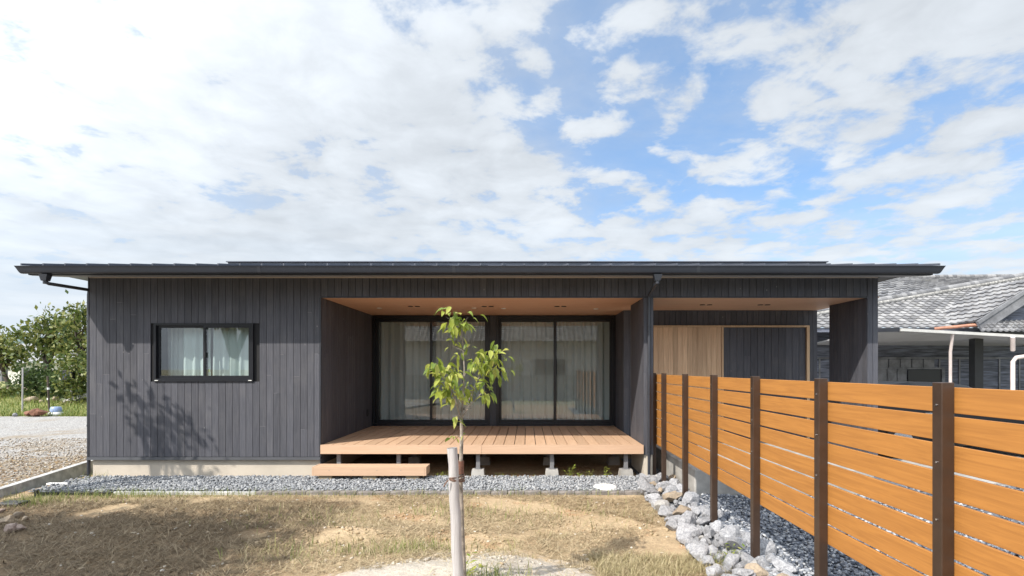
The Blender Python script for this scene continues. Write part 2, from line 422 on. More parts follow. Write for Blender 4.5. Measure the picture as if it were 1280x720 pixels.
# ------------------------------------------------------------------ mesh helpers
class MB:
    def __init__(s): s.v = []; s.f = []; s.m = []; s.sm = []
    def add(s, vs, fs, mi=0, smooth=False):
        o = len(s.v); s.v += [tuple(v) for v in vs]
        for f in fs: s.f.append(tuple(i + o for i in f)); s.m.append(mi); s.sm.append(smooth)
        return s
    def box(s, x0, x1, y0, y1, z0, z1, mi=0):
        vs = [(x, y, z) for z in (z0, z1) for y in (y0, y1) for x in (x0, x1)]
        return s.add(vs, [(0, 2, 3, 1), (4, 5, 7, 6), (0, 1, 5, 4), (2, 6, 7, 3), (0, 4, 6, 2), (1, 3, 7, 5)], mi)
    def hexa(s, p, mi=0):   # 8 points: bottom ring 0-3 then top ring 4-7
        return s.add(p, [(0, 3, 2, 1), (4, 5, 6, 7), (0, 1, 5, 4), (1, 2, 6, 5), (2, 3, 7, 6), (3, 0, 4, 7)], mi)
    def bbox(s, x0, x1, y0, y1, z0, z1, b=0.01, mi=0):   # chamfered box
        vs = []; fs = []
        X, Y, Z = (x0, x1), (y0, y1), (z0, z1); idx = {}
        for i in (0, 1):
            for j in (0, 1):
                for k in (0, 1):
                    sx = b if i == 0 else -b; sy = b if j == 0 else -b; sz = b if k == 0 else -b
                    for a, pt in enumerate([(X[i], Y[j] + sy, Z[k] + sz), (X[i] + sx, Y[j], Z[k] + sz), (X[i] + sx, Y[j] + sy, Z[k])]):
                        idx[(i, j, k, a)] = len(vs); vs.append(pt)
        for i in (0, 1): fs.append([idx[(i, j, k, 0)] for j, k in ((0, 0), (0, 1), (1, 1), (1, 0))])
        for j in (0, 1): fs.append([idx[(i, j, k, 1)] for i, k in ((0, 0), (0, 1), (1, 1), (1, 0))])
        for k in (0, 1): fs.append([idx[(i, j, k, 2)] for i, j in ((0, 0), (0, 1), (1, 1), (1, 0))])
        for i in (0, 1):
            for j in (0, 1): fs.append([idx[(i, j, 0, 0)], idx[(i, j, 1, 0)], idx[(i, j, 1, 1)], idx[(i, j, 0, 1)]])
            for k in (0, 1): fs.append([idx[(i, 0, k, 0)], idx[(i, 1, k, 0)], idx[(i, 1, k, 2)], idx[(i, 0, k, 2)]])
        for j in (0, 1):
            for k in (0, 1): fs.append([idx[(0, j, k, 1)], idx[(1, j, k, 1)], idx[(1, j, k, 2)], idx[(0, j, k, 2)]])
        for i in (0, 1):
            for j in (0, 1):
                for k in (0, 1): fs.append([idx[(i, j, k, a)] for a in (0, 1, 2)])
        return s.add(vs, fs, mi)
    def tube(s, pts, rad, n=8, mi=0, cap=True):
        pts = [Vector(p) for p in pts]
        rad = rad if hasattr(rad, '__len__') else [rad] * len(pts)
        vs = []; fs = []
        prev = None
        for i, p in enumerate(pts):
            d = (pts[min(i + 1, len(pts) - 1)] - pts[max(i - 1, 0)]).normalized()
            a = d.cross(Vector((0, 0, 1)) if abs(d.z) < 0.9 else Vector((1, 0, 0))).normalized() if prev is None else (prev - d * prev.dot(d)).normalized()
            prev = a; bb = d.cross(a)
            for k in range(n):
                t = 2 * math.pi * k / n
                vs.append(p + (a * math.cos(t) + bb * math.sin(t)) * rad[i])
        for i in range(len(pts) - 1):
            for k in range(n):
                fs.append((i * n + k, i * n + (k + 1) % n, (i + 1) * n + (k + 1) % n, (i + 1) * n + k))
        s.add(vs, fs, mi, True)
        if cap:
            s.add(vs[:n], [tuple(reversed(range(n)))], mi); s.add(vs[-n:], [tuple(range(n))], mi)
        return s
    def lathe(s, c, prof, n=24, mi=0):
        vs = []; fs = []
        for r, z in prof:
            for k in range(n):
                t = 2 * math.pi * k / n; vs.append((c[0] + r * math.cos(t), c[1] + r * math.sin(t), c[2] + z))
        for i in range(len(prof) - 1):
            for k in range(n): fs.append((i * n + k, i * n + (k + 1) % n, (i + 1) * n + (k + 1) % n, (i + 1) * n + k))
        fs.append(tuple(range((len(prof) - 1) * n, len(prof) * n)))
        return s.add(vs, fs, mi, True)

def link_mesh(name, me, mats, parent=None, loc=None):
    for m in (mats if isinstance(mats, (list, tuple)) else [mats]): me.materials.append(m)
    o = bpy.data.objects.new(name, me); col.objects.link(o)
    return o

def world_loc(o):
    l = Vector(o.location)
    while o.parent: o = o.parent; l += Vector(o.location)
    return l

def obj(name, mb, mats, parent=None, loc=None):
    base = Vector((0, 0, 0))
    if parent is not None: base = world_loc(parent)
    off = base + (Vector(loc) - base if loc is not None else Vector((0, 0, 0)))
    me = bpy.data.meshes.new(name)
    me.from_pydata([(v[0] - off.x, v[1] - off.y, v[2] - off.z) for v in mb.v], [], mb.f)
    me.polygons.foreach_set('material_index', mb.m)
    me.polygons.foreach_set('use_smooth', mb.sm)
    me.update()
    o = link_mesh(name, me, mats)
    o.parent = parent
    o.location = off - base
    return o

def np_obj(name, verts, faces, mats, kind=None, label=None, cat=None, mi=None, smooth=False):
    """verts (N,3), faces (M,k) arrays"""
    me = bpy.data.meshes.new(name)
    M, k = faces.shape
    me.vertices.add(len(verts)); me.vertices.foreach_set('co', np.ascontiguousarray(verts, dtype=np.float32).ravel())
    me.loops.add(M * k); me.loops.foreach_set('vertex_index', np.ascontiguousarray(faces, dtype=np.int32).ravel())
    me.polygons.add(M); me.polygons.foreach_set('loop_start', np.arange(0, M * k, k, dtype=np.int32))
    if mi is not None: me.polygons.foreach_set('material_index', mi)
    if smooth: me.polygons.foreach_set('use_smooth', np.ones(M, dtype=bool))
    me.update(calc_edges=True); me.validate()
    o = link_mesh(name, me, mats)
    tag(o, label, cat, None, kind)
    return o

def tag(o, label=None, cat=None, group=None, kind=None):
    if label: o['label'] = label
    if cat: o['category'] = cat
    if group: o['group'] = group
    if kind: o['kind'] = kind
    return o

def thing(name, label, cat, loc=(0, 0, 0), group=None):
    o = bpy.data.objects.new(name, None); o.empty_display_size = 0.2
    col.objects.link(o); o.location = loc
    return tag(o, label, cat, group)

def copy_tree(o, parent=None):
    c = o.copy(); col.objects.link(c); c.parent = parent
    for ch in list(o.children): copy_tree(ch, c)
    return c

# ------------------------------------------------------------------ terrain
def gh(x, y):
    """height of the yard at x, y"""
    h = 0.0
    dx = (x + 0.42) / 0.95; dy = (y - 3.85) / 0.60
    r2 = dx * dx + dy * dy
    h += 0.19 * math.exp(-r2 * 1.1) * (1 + 0.35 * mnoise.noise((x * 2.6, y * 2.6, 7)))
    n = mnoise.noise((x * 0.8, y * 0.8, 1.3)) * 0.025 + mnoise.noise((x * 3, y * 3, 5.1)) * 0.014 + mnoise.noise((x * 9, y * 9, 2.2)) * 0.008
    # a low clod of dug earth
    h += 0.06 * math.exp(-(((x + 1.7) / 0.8) ** 2 + ((y - 5.3) / 0.22) ** 2))
    f = max(0.0, min(1.0, (6.85 - y) / 0.5))
    return (h + n * 1.0) * f - 0.012

def grid_obj(name, x0, x1, y0, y1, nx, ny, hf, m):
    mb = MB(); vs = []; fs = []
    for j in range(ny + 1):
        for i in range(nx + 1):
            x = x0 + (x1 - x0) * i / nx; y = y0 + (y1 - y0) * j / ny
            vs.append((x, y, hf(x, y)))
    for j in range(ny):
        for i in range(nx):
            a = j * (nx + 1) + i; fs.append((a, a + 1, a + nx + 2, a + nx + 1))
    mb.add(vs, fs, 0, True)
    o = obj(name, mb, m); tag(o, kind='structure'); return o

g = MB(); g.add([(-900, -900, -0.10), (900, -900, -0.10), (900, 900, -0.10), (-900, 900, -0.10)], [(0, 1, 2, 3)])
tag(obj('ground', g, M_EARTH), kind='structure')
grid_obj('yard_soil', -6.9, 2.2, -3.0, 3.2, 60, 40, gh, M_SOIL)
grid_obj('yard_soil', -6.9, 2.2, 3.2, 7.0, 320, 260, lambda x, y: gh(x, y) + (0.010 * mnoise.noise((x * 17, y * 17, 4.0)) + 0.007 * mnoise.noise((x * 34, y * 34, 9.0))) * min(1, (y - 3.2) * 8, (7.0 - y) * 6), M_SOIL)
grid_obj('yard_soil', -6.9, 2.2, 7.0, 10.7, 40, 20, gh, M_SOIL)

def kerb_x(y): return -6.87 - 0.27 * (y - 6.78)
# pale gravel lot on the left of the kerb
mb = MB(); vs = []; fs = []
ys = [-6, 0, 3, 5, 6, 7, 8, 9, 10, 12, 14, 17.6]
for y in ys: vs += [(-60, y, 0.06), (kerb_x(y) - 0.11, y, 0.06)]
for i in range(len(ys) - 1): fs.append((2 * i, 2 * i + 1, 2 * i + 3, 2 * i + 2))
tag(obj('gravel_lot', mb.add(vs, fs), M_LOT), kind='structure')

def bank_h(x, y):
    t = max(0, min(1, (y - 17.6) / 5.0))
    return 0.05 + 0.55 * t * t * (3 - 2 * t) + mnoise.noise((x * 0.7, y * 0.7, 0)) * 0.07 * min(1, (y - 17.5) * 2) + mnoise.noise((x * 2.7, y * 2.7, 0)) * 0.03
grid_obj('grass_bank', -60, -8, 17.55, 60, 160, 120, bank_h, M_TURF)

mb = MB(); vs = []; fs = []
n = 60
for i in range(n + 1):
    x = -420 + 560 * i / n
    h = 16 + 12 * math.exp(-((x + 330) / 110.0) ** 2) + 5 * mnoise.noise((x * 0.012, 3, 0)) + 2.5 * mnoise.noise((x * 0.05, 9, 0))
    vs += [(x, 330, -1), (x, 345, h * 0.55), (x, 380, h), (x, 480, -2)]
for i in range(n):
    for k in range(3):
        a = i * 4 + k; fs.append((a, a + 4, a + 5, a + 1))
tag(obj('hills', mb.add(vs, fs, 0, True), M_HILL), kind='structure')

# gravel bed along the house and round the fence
mb = MB(); mb.add([(-6.75, 7.0, 0.012), (1.75, 7.0, 0.012), (1.75, 7.9, 0.012), (-6.75, 7.9, 0.012)], [(0, 1, 2, 3)])
tag(obj('gravel_bed', mb, M_GBED), kind='structure')
mb = MB(); mb.add([(1.72, -1.0, 0.014), (14, -1.0, 0.014), (14, 9.6, 0.014), (1.72, 9.6, 0.014)], [(0, 1, 2, 3)])
tag(obj('gravel_bed', mb, M_GBED), kind='structure')
mb = MB(); mb.box(5.5, 16.0, 7.35, 17.15, -0.05, 0.05)
tag(obj('parking_pad', mb, M_CONC), kind='structure')

# loose stones, icosahedra squashed at random
PHI = (1 + 5 ** 0.5) / 2
ICO_V = np.array([(-1, PHI, 0), (1, PHI, 0), (-1, -PHI, 0), (1, -PHI, 0), (0, -1, PHI), (0, 1, PHI), (0, -1, -PHI), (0, 1, -PHI), (PHI, 0, -1), (PHI, 0, 1), (-PHI, 0, -1), (-PHI, 0, 1)], float) / math.hypot(1, PHI)
ICO_F = np.array([(0, 11, 5), (0, 5, 1), (0, 1, 7), (0, 7, 10), (0, 10, 11), (1, 5, 9), (5, 11, 4), (11, 10, 2), (10, 7, 6), (7, 1, 8), (3, 9, 4), (3, 4, 2), (3, 2, 6), (3, 6, 8), (3, 8, 9), (4, 9, 5), (2, 4, 11), (6, 2, 10), (8, 6, 7), (9, 8, 1)])
def stones(name, pts, smin, smax, m, label, cat, flat=0.7):
    N = len(pts)
    s = smin + (smax - smin) * rng.random(N) ** 1.6
    v = np.repeat(ICO_V[None], N, 0) * (1 + 0.38 * (rng.random((N, 12, 1)) - 0.5))
    v *= np.stack([0.7 + 0.6 * rng.random(N), 0.7 + 0.6 * rng.random(N), flat * (0.6 + 0.7 * rng.random(N))], 1)[:, None]
    a = rng.random(N) * 6.28; tl = (rng.random(N) - 0.5) * 0.9
    ct, st = np.cos(tl), np.sin(tl)
    y = v[..., 1] * ct[:, None] - v[..., 2] * st[:, None]; z = v[..., 1] * st[:, None] + v[..., 2] * ct[:, None]
    ca, sa = np.cos(a)[:, None], np.sin(a)[:, None]
    v = np.stack([v[..., 0] * ca - y * sa, v[..., 0] * sa + y * ca, z], -1)
    v = v * s[:, None, None] + pts[:, None, :]
    f = (ICO_F[None] + (np.arange(N) * 12)[:, None, None]).reshape(-1, 3)
    return np_obj(name, v.reshape(-1, 3), f, m, 'stuff', label, cat)

# blades of grass and straw: two-segment bent strips
def blades(name, base, length, width, lean, m, label, cat, flat=False):
    N = len(base)
    L = length[0] + (length[1] - length[0]) * rng.random(N)
    a = rng.random(N) * 6.283
    d = np.stack([np.cos(a), np.sin(a), np.zeros(N)], 1)
    perp = np.stack([-np.sin(a), np.cos(a), np.zeros(N)], 1)
    el = lean[0] + (lean[1] - lean[0]) * rng.random(N)      # elevation angle of the first segment
    up = np.array([0, 0, 1.0])
    e2 = el - (0.25 + 0.6 * rng.random(N)) * (0.3 if flat else 1.0)
    p0 = base
    p1 = p0 + (d * np.cos(el)[:, None] + up * np.sin(el)[:, None]) * (L * 0.55)[:, None]
    p2 = p1 + (d * np.cos(e2)[:, None] + up * np.sin(e2)[:, None]) * (L * 0.45)[:, None]
    if flat: p2[:, 2] = np.maximum(p2[:, 2], base[:, 2] + 0.002)
    w = (width[0] + (width[1] - width[0]) * rng.random(N))[:, None]
    v = np.stack([p0 - perp * w, p0 + perp * w, p1 - perp * w * 0.8, p1 + perp * w * 0.8, p2 - perp * w * 0.15, p2 + perp * w * 0.15], 1)
    f = np.array([(0, 1, 3, 2), (2, 3, 5, 4)])
    f = (f[None] + (np.arange(N) * 6)[:, None, None]).reshape(-1, 4)
    return np_obj(name, v.reshape(-1, 3), f, m, 'stuff', label, cat)

def rect_pts(n, x0, x1, y0, y1, z0, zj):
    return np.stack([x0 + (x1 - x0) * rng.random(n), y0 + (y1 - y0) * rng.random(n), z0 + zj * rng.random(n)], 1)
pts = rect_pts(21000, -6.72, 1.78, 7.02, 7.86, 0.012, 0.030)
# thin out at the left end where soil shows through, and heap slightly toward the wall
keep = (pts[:, 0] > -6.2) | (rng.random(len(pts)) < np.clip((pts[:, 0] + 6.9) / 0.7, 0.25, 1))
pts = pts[keep]; pts[:, 2] += 0.02 * np.clip((pts[:, 1] - 7.0), 0, 1)
stones('gravel_strip', pts, 0.010, 0.021, M_GRAVEL, 'crushed blue grey gravel strip along the house wall and deck', 'gravel')
pts = np.concatenate([rect_pts(26000, 1.9, 4.6, 3.2, 6.9, 0.02, 0.035), rect_pts(5000, 2.0, 5.2, 1.0, 3.2, 0.02, 0.03), rect_pts(5500, 4.4, 9.0, 3.5, 7.3, 0.018, 0.02)])
keep = ~((pts[:, 0] > 2.13) & (pts[:, 0] < 4.55) & (pts[:, 1] > 6.7))
stones('fence_gravel', pts[keep], 0.011, 0.025, M_SHADEGRAVEL, 'crushed gravel darkened for the fence shade behind and under the orange fence', 'gravel')
n = 9000
yy = 4.5 + 7.5 * rng.random(n) ** 1.3
pts = np.stack([kerb_x(yy) - 0.13 - 5.5 * rng.random(n), yy, 0.066 + 0.006 * rng.random(n)], 1)
n2_ = 3500
yy = 5.0 + 4.5 * rng.random(n2_) ** 1.2
lp = np.stack([kerb_x(yy) - 0.13 - 2.2 * rng.random(n2_) ** 1.5, yy, np.full(n2_, 0.066)], 1)
blades('leaf_litter', lp, (0.02, 0.07), (0.006, 0.016), (0.05, 0.5), M_LITTER, 'dry brown leaf litter along the kerb of the gravel lot', 'leaf litter', True)
stones('lot_pebbles', pts, 0.008, 0.022, M_WGRAVEL, 'loose pale and brown pebbles on the gravel lot by the kerb', 'gravel')
pts = rect_pts(900, -6.3, 1.6, 3.6, 6.9, 0, 0)
pts[:, 2] = [gh(x, y) + 0.004 for x, y in pts[:, :2]]
stones('soil_pebbles', pts, 0.005, 0.020, M_PEB, 'small pebbles scattered over the dry yard soil', 'pebbles')
pts = rect_pts(2600, -4.2, 1.5, 4.2, 6.3, 0, 0)
dens = np.array([mnoise.noise((x * 1.2, y * 1.6, 8.0)) for x, y in pts[:, :2]])
pts = pts[dens > 0.02]
pts[:, 2] = [gh(x, y) + 0.003 for x, y in pts[:, :2]]
stones('soil_clods', pts, 0.006, 0.024, M_SOIL, 'loose clods of brown earth on the bare yard', 'soil')

def yard_pts(n, x0, x1, y0, y1, thr=None, sc=1.0, seed=0.0):
    p = rect_pts(n, x0, x1, y0, y1, 0, 0)
    if thr is not None:
        dn = np.array([mnoise.noise((x * sc, y * sc * 1.5, seed)) for x, y in p[:, :2]])
        p = p[dn > thr]
    r2 = ((p[:, 0] + 0.42) / 1.0) ** 2 + ((p[:, 1] - 3.85) / 0.62) ** 2
    p = p[(r2 > 1.0) | (rng.random(len(p)) < 0.12)]
    p[:, 2] = [gh(x, y) + 0.001 for x, y in p[:, :2]]
    return p
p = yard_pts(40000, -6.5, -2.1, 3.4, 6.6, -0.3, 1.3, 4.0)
blades('shaded_thatch', p, (0.05, 0.18), (0.0013, 0.0030), (0.02, 0.55), M_SHADETHATCH, 'old brown thatch, darkened for the tree shade, matted on the left half of the yard', 'straw', True)
p = np.concatenate([yard_pts(6000, -6.3, -2.6, 6.2, 6.85, -0.3, 1.3, 4.0), yard_pts(34000, -2.6, 1.7, 3.8, 6.9, -0.12, 1.1, 11.0)])
blades('dry_straw', p, (0.04, 0.16), (0.0012, 0.0028), (0.02, 0.5), M_STRAW, 'dead straw and thatch matted on the yard soil', 'straw', True)
p = np.concatenate([yard_pts(3000, -3.0, 0.4, 4.45, 5.3, 0.16, 2.3, 2.0), yard_pts(9000, 0.55, 1.7, 3.6, 4.65, -0.25, 1.7, 9.0), yard_pts(2200, -3.6, 1.5, 5.2, 6.8, 0.2, 1.5, 21.0)])
blades('half_dry_grass', p, (0.04, 0.14), (0.0011, 0.0026), (0.15, 1.25), M_DRYG, 'thin half dry grass patches on the yard', 'grass')
gp = []
for cx, cy, sx, sy, n in [(-5.6, 6.75, 0.5, 0.10, 420), (-6.55, 8.3, 0.14, 0.30, 420), (-6.15, 6.45, 0.22, 0.14, 420), (-3.6, 6.82, 1.6, 0.05, 380), (-4.9, 6.85, 0.7, 0.05, 260), (0.0, 6.9, 1.6, 0.03, 200),
                          (-1.0, 4.75, 0.4, 0.10, 300), (-0.28, 3.72, 0.09, 0.08, 120), (-0.05, 3.6, 0.25, 0.15, 140), (1.63, 4.35, 0.06, 0.06, 60), (-0.9, 6.1, 0.35, 0.12, 160), (-2.3, 5.7, 0.5, 0.2, 170), (0.5, 5.9, 0.6, 0.25, 170), (-1.9, 4.75, 0.35, 0.15, 150)]:
    q = np.stack([cx + sx * rng.normal(size=n), cy + sy * rng.normal(size=n), np.zeros(n)], 1)
    q[:, 2] = [max(gh(x, y), -0.01) for x, y in q[:, :2]]
    gp.append(q)
blades('green_grass', np.concatenate(gp), (0.05, 0.17), (0.0012, 0.003), (0.7, 1.5), M_GRASS, 'fresh green grass tufts along the edging and kerb', 'grass')
n = 14000
yy = 17.6 + 5.5 * rng.random(n) ** 1.4
q = np.stack([-26 + 15 * rng.random(n), yy, np.zeros(n)], 1); q[:, 2] = [bank_h(x, y) for x, y in q[:, :2]]
blades('bank_grass', q, (0.10, 0.32), (0.006, 0.014), (0.7, 1.5), M_GRASS, 'long sunlit grass on the bank beyond the gravel lot', 'grass')

# ------------------------------------------------------------------ the black house
YF, YB, YP = 7.927, 10.587, 9.66        # facade, glass wall, porch wall
XL, XA, XW, XW2, XR = -6.695, -3.146, 1.775, 1.925, 5.35
ZD, ZC, ZT, ZS = 0.511, 2.755, 3.07, 0.33
house = thing('house', 'long low black timber clad house with an open porch and metal roof', 'house', (-0.6, YF, 0))

def siding(mb, axis, fixed, u0, u1, z0, z1, sgn, holes=(), pitch=0.105, th=0.016, gap=0.006, ticks=None):
    """vertical boards; axis 'x': boards run in x on plane y=fixed facing sgn*y; axis 'y' likewise"""
    n = max(1, round((u1 - u0) / pitch)); w = (u1 - u0) / n
    for i in range(n):
        a = u0 + i * w + gap / 2; b = u0 + (i + 1) * w - gap / 2
        segs = [(z0, z1)]
        for hu0, hu1, hz0, hz1 in holes:
            if b > hu0 and a < hu1:
                segs = [(z0, hz0), (hz1, z1)]
        for s0, s1 in segs:
            if s1 - s0 < 0.01: continue
            cuts = [s0]
            if s1 - s0 > 1.2 and random.random() < 0.75: cuts.append(s0 + (s1 - s0) * random.uniform(0.12, 0.9))
            cuts.append(s1)
            for k in range(len(cuts) - 1):
                c0 = cuts[k] + (0.001 if k else 0); c1 = cuts[k + 1]
                if k and ticks and random.random() < 0.8: mb.box(a + 0.002, b - random.uniform(0.002, 0.05), fixed - 0.0008, fixed + 0.004, c0 - 0.002, c0 + 0.0012, ticks)
                lo, hi = (fixed, fixed + th) if sgn < 0 else (fixed - th, fixed)
                if axis == 'x': mb.box(a, b, lo, hi, c0, c1, 0)
                else: mb.box(lo, hi, a, b, c0, c1, 0)
    return mb
WX0, WX1, WZ0, WZ1 = -5.683, -4.170, 1.475, 2.365
# left front wall
w = MB()
siding(w, 'x', YF, XL + 0.02, XA - 0.0, ZS, ZT - 0.002, -1, [(WX0, WX1, WZ0, WZ1)], ticks=2)
for a in ((XL + 0.02, WX0, ZS, ZT), (WX1, XA - 0.02, ZS, ZT), (WX0, WX1, ZS, WZ0), (WX0, WX1, WZ1, ZT)):
    w.box(a[0], a[1], YF + 0.018, YF + 0.10, a[2] + 0.002, a[3] - 0.004, 1)
obj('front_wall', w, [M_SIDING, M_BACK, M_GALV], house)
w = MB(); w.box(XL, XL + 0.018, YF - 0.004, 12.8, ZS, ZT, 0); w.box(XL + 0.02, XL + 0.12, YF + 0.102, 12.78, ZS, ZT, 1)
obj('side_wall', w, [M_METAL, M_BACK], house)
w = MB(); w.box(XL, 5.39, 12.8, 12.92, 0.0, ZT); obj('rear_wall', w, M_SIDING, house)
# wall above the openings
w = MB()
siding(w, 'x', YF, XA + 0.001, XR - 0.17, ZC + 0.02, ZT - 0.002, -1)
w.box(XA, XR - 0.15, YF + 0.0195, YF + 0.16, ZC + 0.004, ZT - 0.004, 1)
w.box(XA - 0.001, XR - 0.165, YF - 0.004, YF + 0.03, ZC - 0.002, ZC + 0.018, 2)
obj('header_wall', w, [M_SIDING, M_BACK, M_METAL], house)
# alcove left wall
w = MB()
siding(w, 'y', XA, YF + 0.002, YB, ZD - 0.3, ZC, 1)
w.box(XA - 0.10, XA - 0.017, YF + 0.102, YB, ZD - 0.3, ZC + 0.2, 1)
obj('alcove_wall', w, [M_SIDING, M_BACK], house)
w = MB(); w.box(XA - 0.02, XA + 0.004, YF - 0.006, YF + 0.018, ZS, ZC, 0)
obj('corner_trim', w, M_METAL, house)
def wing(x0, x1, z0):
    w = MB()
    siding(w, 'x', YF, x0, x1, z0, ZT - 0.002 if x0 > 4 else ZC, -1, pitch=0.08)
    siding(w, 'y', x0, YF + 0.02, YF + 0.99, z0, ZC, -1)
    siding(w, 'y', x1, YF + 0.02, YF + 0.99, z0, ZC, 1)
    w.box(x0 + 0.018, x1 - 0.018, YF + 0.018, YF + 0.98, z0 + 0.002, ZC + 0.1, 1)
    w.box(x0, x1, YF + 0.98, YF + 0.997, z0, ZC, 0)
    return obj('wing_wall', w, [M_SIDING, M_BACK], house)
wing(XW, XW2, 0.36)
wing(XR - 0.165, XR, 0.33)
# porch wall
w = MB()
siding(w, 'x', YP, 1.79, 2.34, 0.36, ZC, -1)
siding(w, 'x', YP, 5.23, 5.39, 0.36, ZC, -1)
siding(w, 'x', YP, 2.34, 5.23, 2.475, ZC, -1)
w.box(1.81, 5.39, YP + 0.02, YP + 0.12, 0.36, ZC, 1)
siding(w, 'y', 1.79, YP + 0.02, YB, 0.36, ZC, -1)
w.box(1.808, 1.9, YP + 0.121, YB + 0.1, 0.36, ZC, 1)
obj('porch_wall', w, [M_SIDING, M_BACK], house)
w = MB(); siding(w, 'y', 5.39, YP + 0.13, 12.8, 0.2, ZT, 1); w.box(5.29, 5.372, YP + 0.125, 12.78, 0.2, ZT, 1)
obj('side_wall', w, [M_SIDING, M_BACK], house)
# timber entrance: frame, cedar sliding screen, dark recess boards
w = MB()
w.box(2.34, 5.225, YP - 0.045, YP + 0.019, 2.44, 2.472)
w.box(5.175, 5.225, YP - 0.045, YP + 0.019, 0.37, 2.44)
w.box(3.60, 3.632, YP - 0.045, YP + 0.019, 0.37, 2.44)
fr = obj('door_frame', w, M_CEDARF, house)
w = MB(); nb = 14
for i in range(nb):
    a = 2.342 + (3.598 - 2.342) * i / nb; b = 2.342 + (3.598 - 2.342) * (i + 1) / nb
    w.box(a, b - 0.003, YP - 0.03, YP - 0.008, 0.38, 2.438)
obj('cedar_door', w, M_CEDAR, house)
w = MB(); siding(w, 'x', YP - 0.008, 3.635, 5.173, 0.38, 2.438, -1, pitch=0.128)
obj('dark_door', w, [M_SIDING, M_BACK], house)
# wooden ceilings
w = MB()
w.box(XA - 0.0, XW2 - 0.1, YF + 0.032, YB + 0.02, ZC + 0.003, ZC + 0.02)
w.box(XW2 - 0.1, 5.39, YF + 0.032, YP + 0.02, ZC + 0.003, ZC + 0.02)
ceil = obj('timber_ceiling', w, M_CEIL, house)
for px, py, white in [(474, 385, 1), (592.5, 385, 1), (629.5, 385.5, 1), (745, 386, 1), (517.5, 383, 0), (609.5, 383, 0), (700.5, 383, 0), (882.5, 381, 0), (955, 381, 0)]:
    d = (ZC - CZ) * F / (CY - py); x = (px - CX) * d / F
    w = MB()
    if white:
        w.lathe((x, d, ZC - 0.006), [(0.045, 0.008), (0.045, 0.0), (0.034, 0.0), (0.030, 0.006), (0.0, 0.006)], 16)
        obj('downlight', w, M_WHITEP, ceil)
    else:
        for s in (-0.06, 0.06): w.lathe((x + s, d, ZC - 0.006), [(0.045, 0.008), (0.045, 0.0), (0.0, 0.004)], 14)
        obj('ceiling_vent', w, M_PLASTIC, ceil)
# foundation and base flashing
w = MB(); w.box(XL + 0.05, XA - 0.02, YF + 0.03, YF + 0.2, -0.1, ZS - 0.03); w.box(XL + 0.05, XL + 0.2, YF + 0.2, 12.8, -0.1, ZS - 0.03)
w.box(XA - 0.17, XA - 0.03, YF + 0.2, YB + 0.1, -0.1, ZS - 0.03)
w.box(XW + 0.01, XW2 - 0.01, YF + 0.02, YF + 0.98, -0.1, 0.36)
w.box(XA - 0.03, 1.8, YB + 0.02, YB + 0.14, -0.1, 0.49)
obj('foundation', w, M_FOUND, house)
w = MB(); w.box(XL - 0.004, XA, YF - 0.018, YF + 0.03, ZS - 0.03, ZS - 0.002)
w.add([(XL - 0.004, YF - 0.019, ZS - 0.004), (XA, YF - 0.019, ZS - 0.004), (XA, YF - 0.032, ZS - 0.045), (XL - 0.004, YF - 0.032, ZS - 0.045), (XA, YF - 0.028, ZS - 0.045), (XL - 0.004, YF - 0.028, ZS - 0.045)], [(0, 3, 2, 1), (3, 5, 4, 2)])
obj('base_flashing', w, M_METAL, house)
# rooms behind the glass
w = MB()
w.box(XA, 1.8, YB + 0.16, 12.6, 0.44, 0.49); w.box(XA - 0.05, 1.85, YB + 0.1, 12.62, 2.70, 2.74)
w.box(XA, 1.79, 12.56, 12.6, 0.49, 2.70); w.box(XA - 0.05, XA - 0.005, YB + 0.14, 12.6, 0.49, 2.70); w.box(1.792, 1.806, YB + 0.14, 12.6, 0.49, 2.70)
w.box(XL + 0.13, XA - 0.12, YF + 0.13, 10.8, 0.44, 0.49); w.box(XL + 0.13, XA - 0.12, 10.78, 10.82, 0.49, 2.70); w.box(XL + 0.13, XA - 0.12, YF + 0.13, 10.8, 2.70, 2.74)
obj('interior_walls', w, M_INT, house)

# ---- small window
win = obj('window', MB().box(WX0, WX1, YF - 0.02, YF + 0.11, WZ0, WZ0 + 0.045).box(WX0, WX1, YF - 0.02, YF + 0.11, WZ1 - 0.035, WZ1)
          .box(WX0, WX0 + 0.035, YF - 0.02, YF + 0.11, WZ0 + 0.045, WZ1 - 0.035).box(WX1 - 0.035, WX1, YF - 0.02, YF + 0.11, WZ0 + 0.045, WZ1 - 0.035), M_ALU, house)
xm = (WX0 + WX1) / 2 + 0.015
def sash(x0, x1, y, parent, rail=0.035, z0=WZ0 + 0.045, z1=WZ1 - 0.035, d=0.03):
    o = obj('sash', MB().box(x0, x1, y, y + d, z0, z0 + rail * 1.3).box(x0, x1, y, y + d, z1 - rail, z1)
            .box(x0, x0 + rail, y, y + d, z0 + rail * 1.3, z1 - rail).box(x1 - rail, x1, y, y + d, z0 + rail * 1.3, z1 - rail), M_ALU, parent)
    gl = MB(); gl.add([(x0 + rail, y + d / 2, z0 + rail * 1.3), (x1 - rail, y + d / 2, z0 + rail * 1.3), (x1 - rail, y + d / 2, z1 - rail), (x0 + rail, y + d / 2, z1 - rail)], [(0, 1, 2, 3)])
    obj('glass_pane', gl, M_GLASS, parent)
    return o
sash(WX0 + 0.036, xm + 0.02, YF + 0.018, win)
sash(xm - 0.02, WX1 - 0.036, YF - 0.014, win)
obj('latch', MB().bbox(xm + 0.002, xm + 0.026, YF - 0.034, YF - 0.0145, 1.84, 1.92, 0.004), M_PLASTIC, win)
obj('pull_tag', MB().bbox(xm + 0.035, xm + 0.06, YF + 0.02, YF + 0.026, 1.62, 1.665, 0.002), mat('lime tag', (0.55, 0.60, 0.25), 0.5), win)
